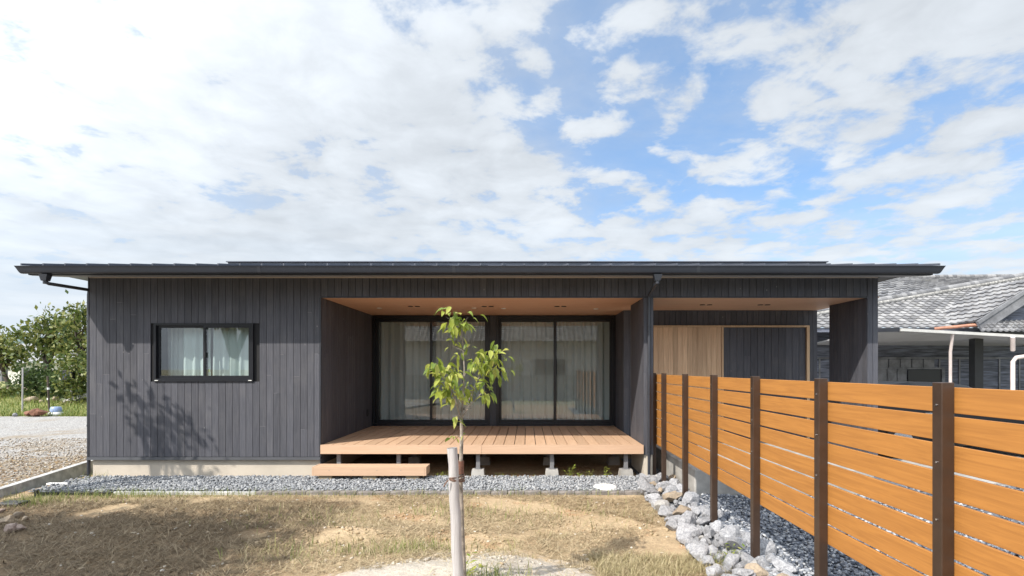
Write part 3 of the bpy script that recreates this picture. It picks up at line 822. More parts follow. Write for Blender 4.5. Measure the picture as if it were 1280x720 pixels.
for x in (WX0 + 0.02, WX1 - 0.07): obj('drain_cap', MB().box(x, x + 0.05, YF - 0.024, YF - 0.0195, WZ0 + 0.012, WZ0 + 0.024), M_WHITEP, win)

# ---- big sliding doors in the alcove
def sliding(x0, x1):
    z0, z1 = ZD + 0.005, ZC - 0.005
    o = obj('sliding_door', MB().box(x0, x1, YB - 0.05, YB + 0.1, z0, z0 + 0.05).box(x0, x1, YB - 0.05, YB + 0.1, z1 - 0.075, z1)
            .box(x0, x0 + 0.055, YB - 0.05, YB + 0.1, z0 + 0.05, z1 - 0.075).box(x1 - 0.055, x1, YB - 0.05, YB + 0.1, z0 + 0.05, z1 - 0.075), M_ALU, house)
    m = (x0 + x1) / 2
    sash(x0 + 0.056, m + 0.035, YB + 0.03, o, 0.05, z0 + 0.05, z1 - 0.075)
    sash(m - 0.035, x1 - 0.056, YB - 0.02, o, 0.05, z0 + 0.05, z1 - 0.075)
    return o
sliding(-3.135, -0.755)
sliding(-0.63, 1.78)
obj('mullion', MB().box(-0.752, -0.633, YB - 0.045, YB + 0.09, ZD + 0.006, ZC - 0.006), M_METAL, house)

# curtains hang inside: separate things
def curtain(name, x0, x1, y, z0, z1, pitch, amp, m, label):
    n = int((x1 - x0) / pitch * 12); vs = []; fs = []
    rows = 8; ph = random.random() * 6
    for j in range(rows + 1):
        t = j / rows
        for i in range(n + 1):
            u = i / n; x = x0 + (x1 - x0) * u
            k = x / pitch * 2 * math.pi
            yy = y + amp * (0.35 + 0.65 * (1 - t)) * (math.sin(k + ph + 0.6 * math.sin(x * 5.1)) + 0.4 * math.sin(k * 1.7 + ph * 2))
            vs.append((x + 0.006 * math.sin(k * 0.9 + 3 * t), yy, z0 + (z1 - z0) * t))
    for j in range(rows):
        for i in range(n):
            a = j * (n + 1) + i; fs.append((a, a + 1, a + n + 2, a + n + 1))
    o = obj(name, MB().add(vs, fs, 0, True), m, None, ((x0 + x1) / 2, y, z0))
    tag(o, label, 'curtain', 'curtains hanging behind the windows')
curtain('curtain', -5.36, xm - 0.0, YF + 0.17, 0.9, 2.46, 0.14, 0.035, M_CURT, 'pale green pleated curtain in the left half of the small window')
curtain('curtain', -5.66, -5.38, YF + 0.26, 0.9, 2.46, 0.07, 0.02, M_SHEER, 'narrow dim sheer curtain at the left edge of the small window')
curtain('curtain', xm + 0.03, -4.05, YF + 0.17, 0.9, 2.46, 0.14, 0.035, M_CURT, 'pale green pleated curtain filling the right half of the small window')
curtain('curtain', -3.05, -1.98, YB + 0.28, 0.53, 2.68, 0.17, 0.035, M_SHEER, 'sheer grey curtain behind leftmost pane of the sliding doors')
curtain('curtain', -1.9, -0.8, YB + 0.28, 0.53, 2.68, 0.15, 0.035, M_SHEER, 'sheer grey curtain behind the sapling')
curtain('curtain', -0.6, 0.56, YB + 0.28, 0.53, 2.68, 0.16, 0.035, M_SHEER, 'sheer grey curtain just right of the thick central mullion')
curtain('curtain', 0.62, 1.74, YB + 0.28, 0.53, 2.68, 0.13, 0.04, M_SHEER, 'sheer grey curtain behind rightmost pane of the sliding doors')

# ---- roof
YE, ZE, YR, ZR = 7.30, 3.118, 10.26, 3.118 + 0.178 * 2.96
RX0, RX1 = -7.12, 5.81
sl = (ZR - ZE) / (YR - YE)
w = MB()
def roof_pts(x0, x1, up, dn):
    return
for (ya, za, yb, zb) in ((YE, ZE, YR, ZR), (13.2, ZR - sl * 2.94, YR, ZR)):
    w.hexa([(RX0, ya, za - 0.05), (RX1, ya, za - 0.05), (RX1, yb, zb - 0.05), (RX0, yb, zb - 0.05), (RX0, ya, za), (RX1, ya, za), (RX1, yb, zb), (RX0, yb, zb)])
nse = int((RX1 - RX0) / 0.303)
for i in range(nse + 1):
    x = RX0 + 0.02 + i * (RX1 - RX0 - 0.06) / nse
    for (ya, za, yb, zb) in ((YE - 0.015, ZE, YR - 0.03, ZR - 0.007), (13.2, ZR - sl * 2.94, YR + 0.03, ZR - 0.007)):
        w.hexa([(x, ya, za + .001), (x + 0.018, ya, za + .001), (x + 0.018, yb, zb + .001), (x, yb, zb + .001), (x, ya, za + 0.030), (x + 0.018, ya, za + 0.030), (x + 0.018, yb, zb + 0.030), (x, yb, zb + 0.030)])
roof = obj('roof', w, M_ROOF, house)
w = MB(); w.box(-5.81, RX1, YR - 0.16, YR + 0.4, ZR - 0.05, 3.735); w.box(-5.83, RX1 + 0.02, YR - 0.20, YR + 0.44, 3.737, 3.755)
obj('ridge_vent', w, M_ROOF, roof)
# soffit and gable ends
w = MB()
w.hexa([(RX0 + 0.12, 7.345, 2.985), (RX1 - 0.12, 7.345, 2.985), (RX1 - 0.12, YF + 0.01, 3.068), (RX0 + 0.12, YF + 0.01, 3.068), (RX0 + 0.12, 7.345, 3.0), (RX1 - 0.12, 7.345, 3.0), (RX1 - 0.12, YF + 0.01, 3.083), (RX0 + 0.12, YF + 0.01, 3.083)])
obj('soffit', w, M_SOFFIT, house)
for xa, xb in ((RX0 + 0.12, XL - 0.002), (5.393, RX1 - 0.12)):
    obj('soffit', MB().box(xa, xb, YF + 0.011, 12.9, 3.068, 3.083), M_METAL, house)
w = MB(); w.box(XL + 0.03, XR - 0.02, YF - 0.026, YF - 0.004, 3.052, 3.064)
obj('soffit_vent', w, M_TRIM, house)
w = MB(); w.box(RX0 + 0.11, RX1 - 0.11, 7.305, 7.343, 2.988, ZE - 0.052)
obj('fascia', w, M_METAL, house)
for x in (RX0 + 0.10, RX1 - 0.118):
    w = MB(); w.add([(x, 7.35, 2.99), (x + 0.018, 7.35, 2.99), (x + 0.018, YR, ZR - 0.13), (x, YR, ZR - 0.13), (x + 0.018, 13.1, 2.99), (x, 13.1, 2.99),
           (x, 7.35, ZE - 0.045), (x + 0.018, 7.35, ZE - 0.045), (x + 0.018, YR, ZR - 0.055), (x, YR, ZR - 0.055), (x + 0.018, 13.1, ZE - 0.045), (x, 13.1, ZE - 0.045)],
          [(0, 3, 9, 6), (3, 5, 11, 9), (1, 7, 8, 2), (2, 8, 10, 4), (0, 1, 2, 3), (3, 2, 4, 5)])
    obj('gable_board', w, M_METAL, house)
# gutter: rounded box profile swept along x
prof = [(7.30, 3.08), (7.30, 3.002), (7.272, 3.0), (7.255, 3.003), (7.243, 3.014), (7.237, 3.04), (7.233, 3.07), (7.226, 3.098), (7.222, 3.103), (7.236, 3.105), (7.24, 3.09)]
w = MB()
xs = [(0.075, 0.0)]
def gx(end, z):      # ends are cut at a slant
    k = (3.105 - z) / 0.105 * 0.065
    return (-7.135 + k) if end == 0 else (5.82 - k)
vs = [(gx(0, z), y, z) for y, z in prof] + [(gx(1, z), y, z) for y, z in prof]
n = len(prof)
w.add(vs, [(i, (i + 1) % n, n + (i + 1) % n, n + i) for i in range(n)] + [tuple(range(n))[::-1], tuple(range(n, 2 * n))])
gut = obj('gutter', w, M_GUTTER, house)
for px in (321, 565, 871):
    x = (px - CX) * 7.23 / F
    w = MB(); w.add([(x, y - 0.003, z) for y, z in prof[2:9]] + [(x + 0.05, y - 0.003, z) for y, z in prof[2:9]], [(i, i + 1, 8 + i, 7 + i) for i in range(6)])
    obj('gutter_joint', w, M_METAL, gut)
def downpipe(px, pts, brackets):
    w = MB(); x = (px - CX) * 7.27 / F
    w.tube(pts, 0.024, 10)
    o = obj('downpipe', w, M_METAL, house)
    h = MB(); h.hexa([(x - 0.035, 7.245, 2.90), (x + 0.035, 7.245, 2.90), (x + 0.035, 7.315, 2.90), (x - 0.035, 7.315, 2.90), (x - 0.06, 7.235, 2.99), (x + 0.06, 7.235, 2.99), (x + 0.06, 7.325, 2.99), (x - 0.06, 7.325, 2.99)])
    h.tube([(x, 7.28, 2.90), (x, 7.28, 2.86)], 0.03, 10)
    obj('hopper', h, M_METAL, o)
    for z in brackets:
        b = MB(); b.tube([(pts[-1][0], pts[-1][1], z - 0.015), (pts[-1][0], pts[-1][1], z + 0.015)], 0.029, 10); b.box(pts[-1][0] - 0.006, pts[-1][0] + 0.006, pts[-1][1], pts[-1][1] + 0.06, z - 0.008, z + 0.008)
        obj('bracket', b, M_METAL, o)
x0 = (56 - CX) * 7.27 / F
downpipe(56, [(x0, 7.28, 2.885), (x0 + 0.03, 7.30, 2.865), (XL - 0.03, YF + 0.05, 2.93 - 0.05), (XL - 0.03, YF + 0.05, 2.80), (XL - 0.03, YF + 0.05, 0.0)], (2.4, 1.6, 0.8))
x1 = (822 - CX) * 7.27 / F
downpipe(822, [(x1, 7.28, 2.88), (x1 - 0.02, 7.31, 2.85), (1.85, YF - 0.07, 2.80), (1.845, YF - 0.06, 2.74), (1.845, YF - 0.06, 0.0)], (2.3, 1.3, 0.42))
# right half of the wall-mounted socket on alcove wall
obj('outlet_cover', MB().bbox(XA + 0.001, XA + 0.03, YB - 0.42, YB - 0.33, 0.74, 0.88, 0.008), M_PLASTIC, house)

# ------------------------------------------------------------------ deck
deck = thing('deck', 'tan composite timber deck on short steel posts in front of the sliding doors', 'deck', (-0.7, YF, 0))
w = MB(); nb = 30; wd = (1.765 - XA) / nb
for i in range(nb):
    w.box(XA + 0.004 + i * wd + 0.003, XA + 0.004 + (i + 1) * wd - 0.009, YF - 0.008, YB - 0.055, ZD - 0.025, ZD)
obj('decking', w, M_DECK, deck)
w = MB()
xj = (602 - CX) / 82.0
w.box(XA + 0.004, xj - 0.0015, YF - 0.03, YF - 0.009, ZD - 0.134, ZD + 0.002); w.box(xj + 0.0015, 1.768, YF - 0.03, YF - 0.009, ZD - 0.134, ZD + 0.002)
obj('fascia_board', w, M_DECKX, deck)
w = MB()
for y in (YF + 0.05, YF + 0.9, YF + 1.8, YB - 0.2): w.box(XA + 0.02, 1.75, y, y + 0.06, ZD - 0.12, ZD - 0.027)
obj('joist', w, M_GALV, deck)
for x in (-2.90, -1.98, -0.756, 0.38, 1.52):
    for k, y in enumerate((YF + 0.10, YF + 1.25)):
        if k and x < -2.5: continue
        post = obj('post', MB().box(x - 0.03, x + 0.03, y - 0.03, y + 0.03, 0.13, ZD - 0.12 if k else ZD - 0.12).box(x - 0.05, x + 0.05, y - 0.05, y + 0.05, 0.126, 0.136), M_GALV, deck)
        f = MB(); f.hexa([(x - 0.105, y - 0.105, -0.03), (x + 0.105, y - 0.105, -0.03), (x + 0.105, y + 0.105, -0.03), (x - 0.105, y + 0.105, -0.03), (x - 0.09, y - 0.09, 0.126), (x + 0.09, y - 0.09, 0.126), (x + 0.09, y + 0.09, 0.126), (x - 0.09, y + 0.09, 0.126)])
        obj('footing', f, M_CONC, post)
# step
step = thing('step', 'low tan timber step in front of the deck on the gravel', 'step', (-2.3, 7.75, 0))
w = MB()
for k in range(2): w.box(-3.13, -1.50, 7.632 + k * 0.135, 7.632 + k * 0.135 + 0.131, 0.205, 0.228)
obj('tread', w, M_DECKX, step)
obj('riser', MB().box(-3.13, -1.50, 7.610, 7.630, 0.105, 0.230), M_DECKX, step)
for x in (-3.152, -1.498): obj('side_panel', MB().box(x, x + 0.02, 7.610, 7.895, 0.105, 0.230), M_DECKX, step)
w = MB()
for x in (-2.9, -2.55, -2.2, -1.85): w.lathe((x, 7.609, 0.185), [(0.006, -0.003), (0.006, 0.003)], 8)
obj('screw_heads', w, M_GALV, step)
for x in (-2.97, -2.32, -1.69):
    obj('support_block', MB().bbox(x - 0.10, x + 0.10, 7.64, 7.88, 0.0, 0.104, 0.006), M_SUPPORT, step)

# weeds at the edge of the deck shadow: one plant each
def weed(x, y, h, n, label, m=M_GRASS, name='weed'):
    mb = MB(); h *= 1.35
    for i in range(n):
        a = random.random() * 6.28; e = random.uniform(0.8, 1.45); L = h * random.uniform(0.5, 1.0)
        d = Vector((math.cos(a) * math.cos(e), math.sin(a) * math.cos(e), math.sin(e)))
        p = Vector((x, y, 0.0)); q = p + d * L * 0.6; r = q + (d + Vector((0, 0, -0.35))).normalized() * L * 0.4
        mb.tube([p, q, r], [0.002, 0.0016, 0.0008], 4, 0, False)
        for t in (0.35, 0.6, 0.85, 1.0):
            b = p.lerp(r, t); aa = random.random() * 6.28; l = h * random.uniform(0.16, 0.3)
            dd = Vector((math.cos(aa), math.sin(aa), random.uniform(-0.1, 0.6))).normalized(); s = dd.cross(Vector((0, 0, 1))).normalized() * l * 0.22
            mb.add([b, b + dd * l * 0.5 + s, b + dd * l, b + dd * l * 0.5 - s], [(0, 1, 2, 3)])
    o = obj(name, mb, m, None, (x, y, 0)); tag(o, label, 'weed', 'weeds at the edge of the gravel'); return o
for px, h, n, lab in [(627, 0.10, 4, 'small weed under the deck left of the middle concrete footings'), (643, 0.08, 4, 'short weed in front of the deck shadow right of the sapling'), (667, 0.07, 3, 'tiny weed just left of the fourth deck post'),
                      (713, 0.17, 7, 'tallest leafy weed right of the fourth deck post'), (723, 0.12, 6, 'bushy weed between the two rightmost deck footings'), (737, 0.11, 6, 'green weed nearer the rightmost deck footing'), (756, 0.16, 5, 'thin weed with round leaves just left of the last footing'),
                      (548, 0.10, 7, 'low weed right of the timber step'), (556, 0.12, 6, 'weed beside the stake under the deck edge')]:
    weed((px - CX) * 7.87 / F, 7.87, h, n, lab, M_LEAFY)
for px, py, h, n, lab in [(577, 694, 0.16, 9, 'green weed sprouting beside the foot of the stake'), (912, 700, 0.14, 7, 'bright green seedling between the grey rocks by the fence')]:
    d = 3.75 if px < 700 else 4.45
    o = weed((px - CX) * d / F, d, h, n, lab, M_LEAFY); o.location.z = gh(o.location.x, d) + (0.03 if px > 700 else -0.01)

# ------------------------------------------------------------------ edging, kerb, small things on the ground
w0 = MB(); L = 0.224
w0.bbox(0, L - 0.006, 0, 0.10, -0.06, 0.035, 0.006)
me_src = None
xs0 = (322 - CX) * 6.98 / F
for i in range(25):
    x = xs0 + i * L
    if me_src is None:
        o = obj('edging_block', MB().bbox(x, x + L - 0.006, 6.92, 7.02, -0.06, 0.032, 0.006), M_EDGE, None, (x, 6.92, 0)); me_src = o
    else:
        o = me_src.copy(); col.objects.link(o); o.location = (x, 6.92 + random.uniform(-0.006, 0.006), random.uniform(-0.006, 0.004)); o.rotation_euler = (random.uniform(-.03, .03), random.uniform(-.015, .015), random.uniform(-.02, .02))
    tag(o, 'small brown grey edging brick in the row between gravel strip and bare yard', 'edging brick', 'row of edging bricks along the gravel strip')
xa, xb = (145 - CX) * 6.98 / F, xs0 - 0.006
tag(obj('edging_strip', MB().bbox(xa, xb, 6.93, 6.97, -0.06, 0.03, 0.005), M_KERB, None, (xa, 6.93, 0)), 'long grey concrete edging strip along the gravel left of the bricks', 'edging strip')
xa2 = (52 - CX) * 6.98 / F
tag(obj('edging_strip', MB().bbox(xa2, xa - 0.01, 6.90, 6.925, -0.06, 0.035, 0.004), M_PLASTIC, None, (xa2, 6.9, 0)), 'black plastic edging strip at the left end of the gravel', 'edging strip')
q = P(46, 622, 6.75); tag(obj('stake', MB().bbox(q.x - 0.02, q.x + 0.02, 6.73, 6.77, -0.1, 0.10, 0.004), M_PLASTIC, None, (q.x, 6.75, 0)), 'short black stake at the left end of the plastic edging', 'stake')
q = P(15, 632, 6.3); tag(obj('slab', MB().bbox(q.x - 0.16, q.x + 0.12, 6.25, 6.42, 0.0, 0.05, 0.01), M_PLASTIC, None, (q.x, 6.3, 0)), 'dark flat slab lying by the kerb at the left edge', 'slab')
q = P(73, 607, 7.35); tag(obj('plank', MB().bbox(q.x - 0.16, q.x + 0.14, 7.33, 7.39, 0.03, 0.055, 0.005), M_WHITEP, None, (q.x, 7.36, 0.03)), 'short pale board lying on the left end of the gravel', 'board')
w = MB(); w.lathe((0, 0, 0), [(0.16, -0.05), (0.16, 0.012), (0.152, 0.02), (0.10, 0.026), (0.095, 0.022), (0.0, 0.024)], 32)
o = obj('drain_cover', w, M_WHITEP); o.location = ((757 - CX) * 7.12 / F, 7.17, 0.036); tag(o, 'round white plastic drain cover set in the gravel', 'drain cover')

# kerb blocks
kd = Vector((-0.27, 1.0, 0)).normalized(); kn = Vector((kd.y, -kd.x, 0))
for i in range(18):
    a = Vector((kerb_x(3.0), 3.0, 0)) + kd * (i * 0.606); b = a + kd * 0.6
    ps = []
    for z, ins in ((-0.1, 0.0), (0.098, 0.006)):
        for p_, s_ in ((a, 1), (b, 1), (b, -1), (a, -1)):
            ps.append(p_ + kn * (0.0 if s_ > 0 else -0.11) + Vector((0, 0, z)) - kn * ins * s_)
    w = MB(); w.hexa([ps[3], ps[2], ps[1], ps[0], ps[7], ps[6], ps[5], ps[4]])
    tag(obj('kerb_block', w, M_KERB, None, a), 'grey concrete kerb block in the line between gravel lot and yard', 'kerb block', 'kerb blocks beside the gravel lot')

# porch approach slab
w = MB(); w.bbox(2.17, 4.5, 6.74, 9.65, -0.1, 0.36, 0.008)
tag(obj('porch_step', w, M_CONC, None, (3.3, 6.74, 0)), 'raised concrete porch slab behind the far end of the orange fence', 'porch slab')
w = MB(); w.bbox(4.515, 5.3, 8.0, 9.65, -0.1, 0.30, 0.008)
tag(obj('porch_step', w, M_CONC, None, (4.9, 8.0, 0)), 'lower concrete slab under the black pillar of the porch', 'porch slab')

# ------------------------------------------------------------------ fence
FX = 1.96
fence = thing('slat_fence', 'orange horizontal slat fence with dark bronze posts running to the house', 'fence', (FX, 4.4, 0))
post_y = [8.02, 7.43, 6.42, 5.43, 4.44, 3.44, 2.42, 1.42, 0.42]
for y in post_y:
    p = obj('post', MB().bbox(FX - 0.03, FX + 0.03, y, y + 0.06, -0.15, 1.606, 0.003), M_BRONZE, fence)
    for z in (1.50, 1.23, 0.96): obj('screw', MB().tube([(FX - 0.031, y + 0.03, z), (FX - 0.034, y + 0.03, z)], 0.005, 8), M_CHROME, p)
for b in range(len(post_y) - 1):
    ya, yb = post_y[b + 1] + 0.033, post_y[b] + 0.027
    if b == 0: yb = post_y[0] + 0.05
    for r in range(8):
        z1 = 1.583 - r * 0.1365
        jz = random.uniform(-0.0015, 0.0015)
        obj('slat', MB().bbox(FX + 0.031, FX + 0.049, ya, yb, z1 - 0.121 + jz, z1 + jz, 0.002), M_SLAT, fence)

# ------------------------------------------------------------------ rocks along the fence
def rock_mesh(seed, sub=2):
    import bmesh
    bm = bmesh.new(); bmesh.ops.create_icosphere(bm, subdivisions=sub, radius=1.0)
    rs = random.Random(seed)
    planes = []
    for _ in range(15):
        n_ = Vector((rs.gauss(0, 1), rs.gauss(0, 1), rs.gauss(0, 1))).normalized(); planes.append((n_, rs.uniform(0.48, 0.82)))
    sc = Vector((rs.uniform(0.8, 1.25), rs.uniform(0.7, 1.0), rs.uniform(0.55, 0.85)))
    for v in bm.verts:
        for n_, d_ in planes:
            k = v.co.dot(n_) - d_
            if k > 0: v.co -= n_ * k
        v.co += v.co.normalized() * 0.07 * mnoise.noise(v.co * 2.3 + Vector((seed, 0, 0)))
        v.co = Vector((v.co.x * sc.x, v.co.y * sc.y, v.co.z * sc.z))
    me = bpy.data.meshes.new('rock'); bm.to_mesh(me); bm.free()
    return me
ROCKS = {}
def rock_obj(name, loc, s, rot, m, label, cat, group, seed):
    key = (seed, m.name)
    if key not in ROCKS:
        me = rock_mesh(seed, 3); me.materials.append(m); ROCKS[key] = me
    o = bpy.data.objects.new(name, ROCKS[key]); col.objects.link(o)
    o.location = loc; o.scale = (s, s, s); o.rotation_euler = rot
    return tag(o, label, cat, group)
placed = []
rs = random.Random(5)
tries = 0
while len(placed) < 215 and tries < 9000:
    tries += 1
    y = rs.uniform(3.3, 7.75)
    lo = 1.50 if y < 6.6 else 1.50 + (y - 6.6) * 0.18
    hi = 2.12 if y < 6.3 else 2.12
    x = rs.uniform(lo, hi)
    s = rs.uniform(0.08, 0.155) if rs.random() < 0.72 else rs.uniform(0.04, 0.065)
    if any((x - q[0]) ** 2 + (y - q[1]) ** 2 < (0.55 * (s + q[2])) ** 2 for q in placed): continue
    if any(abs(x - FX) < 0.03 + s * 0.55 and abs(y - py - 0.03) < 0.03 + s * 0.55 for py in post_y): continue
    placed.append((x, y, s))
for i, (x, y, s) in enumerate(placed):
    k = rs.random()
    m = M_ROCKG if k < 0.89 else (M_ROCKT if k < 0.95 else M_ROCKW)
    nm = {'grey rock': 'rough grey', 'tan rock': 'tan', 'white rock': 'whitish'}[m.name]
    sz = 'large' if s > 0.12 else ('small' if s < 0.065 else 'middling')
    pn = 'far end of the fence' if y > 6.2 else ('fence posts nearest the camera' if y < 4.6 else 'middle fence posts')
    rock_obj('rock', (x, y, s * 0.30 + 0.01 + (0.05 * rs.random() if 1.62 < x < 2.0 else 0)), s, (rs.uniform(-.4, .4), rs.uniform(-.4, .4), rs.uniform(0, 6.3)), m,
             f'{sz} {nm} rubble rock at the foot of the {pn}', 'rock', 'rubble rocks along the foot of the fence', rs.randrange(9))
cp = rect_pts(800, 1.52, 2.14, 3.4, 7.7, 0.0, 0.012)
cp = cp[(cp[:, 1] < 6.6) | (cp[:, 0] > 1.5 + (cp[:, 1] - 6.6) * 0.18)]
stones('rock_chips', cp, 0.014, 0.042, M_GRAVEL, 'small grey stone chips filling between the rubble rocks by the fence', 'stone chips')
d = P(801, 604, 7.35); rock_obj('rock', (d.x, 7.3, 0.05), 0.05, (0.1, 0, 1), M_ROCKB, 'small rust brown stone at the right end of the gravel strip', 'rock', None, 3)
for i, (px, py, s) in enumerate([(10, 652, 0.07), (24, 646, 0.06), (31, 651, 0.05), (14, 663, 0.09), (2, 641, 0.06), (26, 662, 0.05)]):
    dd = 1.67 * F / (py - CY); q = P(px, py, dd)
    rock_obj('rock', (q.x, dd, 0.02), s, (0.1 * i, 0.2, i * 1.3), M_ROCKT if i < 3 else M_ROCKP,
             ['pale tan stone at the left edge of the yard below the kerb', 'pinkish tan stone by the green tuft at the kerb', 'flat tan stone right of the others at the left yard edge', 'pinkish stone nearest the camera at the left yard edge', 'pinkish stone close to the dark slab', 'small pinkish stone in the left yard edge heap'][i], 'rock', 'stones in the left corner of the yard', i)

# ------------------------------------------------------------------ stake, sapling
D = 3.6
def S(px, py, dd=0.0): return P(px, py, D + dd)
base = S(573, 722, -0.12)
st = MB()
pts_ = []; rad_ = []
for i in range(9):
    t = i / 8; q = S(573, 730, -0.12).lerp(S(565.5, 560, -0.12), t)
    pts_.append(q + Vector((0.003 * math.sin(i * 2.1), 0, 0))); rad_.append(0.0365 - 0.003 * t + 0.0012 * math.sin(i * 3.3))
st.tube(pts_, rad_, 18)
st.add([q for q in st.v[-18:]], [tuple(range(18))])
tag(obj('tree_stake', st, M_OLDW, None, base), 'weathered grey round wooden stake supporting the sapling', 'stake')

sap = thing('sapling', 'slim young cherry tree with yellow green leaves tied to a stake', 'tree', S(579, 715, 0.02))
br = MB()
trunk = [S(580, 722, .02), S(577, 660, .02), S(574.5, 590, .02), S(576.5, 550, .0), S(576, 522), S(578.5, 495), S(580.5, 462, .02), S(578, 430, .02), S(573, 398)]
br.tube(trunk, [0.021, 0.019, 0.017, 0.015, 0.0125, 0.008, 0.006, 0.005, 0.003], 9)
branches = [
    ([S(576, 524), S(571, 512, -.05), S(567, 498, -.1), S(556, 478, -.16), S(541, 462, -.2), S(532, 458, -.22)], 0.008),
    ([S(571, 512, -.05), S(572, 496, -.03), S(570, 484, -.02), S(562, 470, -.02), S(566, 462, 0)], 0.006),
    ([S(577, 520), S(586, 508, .05), S(597, 499, .08), S(606, 491, .1), S(613, 489, .1)], 0.007),
    ([S(580, 512), S(589, 497, .08), S(596, 482, .15), S(605, 466, .2), S(613, 450, .22), S(626, 436, .2)], 0.008),
    ([S(605, 466, .2), S(620, 462, .18), S(632, 462, .15)], 0.004),
    ([S(580, 470), S(590, 458, .02), S(598, 448, 0)], 0.004),
    ([S(578, 436), S(586, 434), S(590, 430)], 0.003),
    ([S(578, 438), S(569, 435), S(562, 432)], 0.003),
    ([S(575, 410), S(582, 402), S(586, 396)], 0.0025), ([S(575, 412), S(564, 402), S(553, 396)], 0.0025),
    ([S(576, 526), S(571, 519, -.04), S(566, 521, -.07)], 0.004), ([S(576.5, 548), S(570, 544, -.04), S(566, 545, -.05)], 0.003),
    ([S(576, 519), S(573, 503, .06), S(580, 488, .1), S(584, 478, .1)], 0.005), ([S(577, 522), S(585, 512, -.06), S(592, 510, -.09)], 0.004)]
for pts_, r in branches:
    k = len(pts_); br.tube(pts_, [r * (1 - 0.75 * i / (k - 1)) for i in range(k)], 6)
cx_ = S(580, 500).x
br.v = [(cx_ + (v[0] - cx_) * 0.84, v[1], v[2]) for v in br.v]
obj('trunk', br, M_BARK, sap)

def add_leaf(mb, p, d, L, wid, droop, roll):
    d = d.normalized(); side = d.cross(Vector((0, 0, 1)))
    if side.length < 1e-3: side = Vector((1, 0, 0))
    side.normalize(); up = side.cross(d)
    side = side * math.cos(roll) + up * math.sin(roll); up = side.cross(d)
    prof = [(0.0, 0.05), (0.18, 0.62), (0.42, 1.0), (0.68, 0.78), (0.88, 0.34), (1.0, 0.02)]
    vs = []; fs = []
    pos = p.copy(); dirv = d.copy(); last = 0
    for t, ww in prof:
        pos = pos + dirv * (t - last) * L; last = t
        dirv = (dirv + Vector((0, 0, -1)) * droop * 0.22).normalized()
        c = ww * wid * 0.5
        vs += [pos - side * c + up * c * 0.35, pos, pos + side * c + up * c * 0.35]
    for i in range(len(prof) - 1):
        for k in range(2):
            a = i * 3 + k; fs.append((a, a + 1, a + 4, a + 3))
    mb.add(vs, fs, 0, True)
lf = MB()
rl = random.Random(11)
def cluster(px, py, dd, rx, ry, rz, n, L=(0.07, 0.125), out=True, droop=1.0):
    c = S(px, py, dd)
    for _ in range(max(2, int(n * 1.1))):
        a = Vector((rl.gauss(0, 0.55) * rx / 180, rl.gauss(0, 0.6) * rz, -rl.gauss(0, 0.55) * ry / 180))
        p = c + a
        d = Vector((a.x * 1.5 / max(rx / 180, .02) * 0.5 + rl.uniform(-.7, .7), rl.uniform(-1, 0.7), rl.uniform(-0.7, 0.45)))
        l = rl.uniform(*L) * 0.85
        add_leaf(lf, p, d, l, l * rl.uniform(0.38, 0.54), droop * rl.uniform(0.5, 1.6), rl.uniform(-0.7, 0.7))
for c_ in [(566, 396, 0, 20, 12, .08, 20, (.08, .13)), (571, 405, 0, 17, 10, .08, 14, (.07, .12)), (582, 402, 0, 8, 8, .05, 6), (566, 416, 0, 7, 4, .04, 4, (.06, .09)), (565, 432, 0, 8, 5, .04, 6, (.06, .1)), (586, 432, 0, 5, 5, .04, 5, (.06, .09)), (571, 445, 0, 6, 5, .04, 5, (.06, .09)),
           (622, 444, .2, 16, 14, .14, 32, (.07, .12)), (626, 462, .17, 15, 12, .12, 28, (.07, .12)), (608, 454, .18, 14, 10, .1, 16), (596, 450, .0, 9, 9, .05, 11), (629, 432, .2, 6, 5, .05, 5, (.08, .12)),
           (537, 460, -.2, 12, 10, .08, 20, (.07, .12)), (554, 468, -.15, 14, 11, .1, 26), (566, 466, -.02, 12, 9, .08, 18), (556, 486, -.1, 16, 9, .1, 22), (548, 492, -.12, 10, 6, .06, 9), (568, 496, 0, 12, 10, .08, 16), (582, 490, .1, 9, 10, .08, 14), (600, 478, .15, 8, 8, .06, 8),
           (613, 490, .1, 11, 8, .06, 14, (.08, .125)), (566, 522, -.07, 6, 4, .03, 4, (.07, .11)), (566, 546, -.05, 7, 4, .04, 5, (.05, .09)), (580, 542, 0, 4, 3, .03, 2, (.04, .06))]:
    cluster(*c_)
lf.v = [(cx_ + (v[0] - cx_) * 0.80, v[1], v[2]) for v in lf.v]
obj('crown', lf, M_LEAFY, sap)
# wrap and rope tie
w = MB(); q0, q1 = S(575, 592, .02), S(575.2, 576, .02); w.tube([q0, q1], 0.026, 12)
obj('bark_wrap', w, M_WRAP, sap)
w = MB(); c0 = S(567.2, 598, -.12); c1 = S(575, 597, .02)
for k in range(3):
    ring = []
    for i in range(25):
        t = i / 24 * 2 * math.pi; m_ = (c0 + c1) / 2
        ax = (c1 - c0); ln = ax.length / 2 + 0.036; axn = ax.normalized(); sd = Vector((-axn.y, axn.x, 0)).normalized()
        ring.append(m_ + axn * math.cos(t) * ln + sd * math.sin(t) * 0.042 + Vector((0, 0, 0.012 * (k - 1) + 0.01 * math.sin(t + k))))
    w.tube(ring, 0.006, 6, 0, False)
w.tube([c0 + Vector((-0.03, -0.05, 0)), c0 + Vector((-0.045, -0.058, -0.02)), c0 + Vector((-0.06, -0.055, -0.045))], [0.006, 0.005, 0.003], 6)
tag(obj('rope_tie', w, M_ROPE, None, c0), 'brown jute rope tying the sapling to its stake', 'rope')

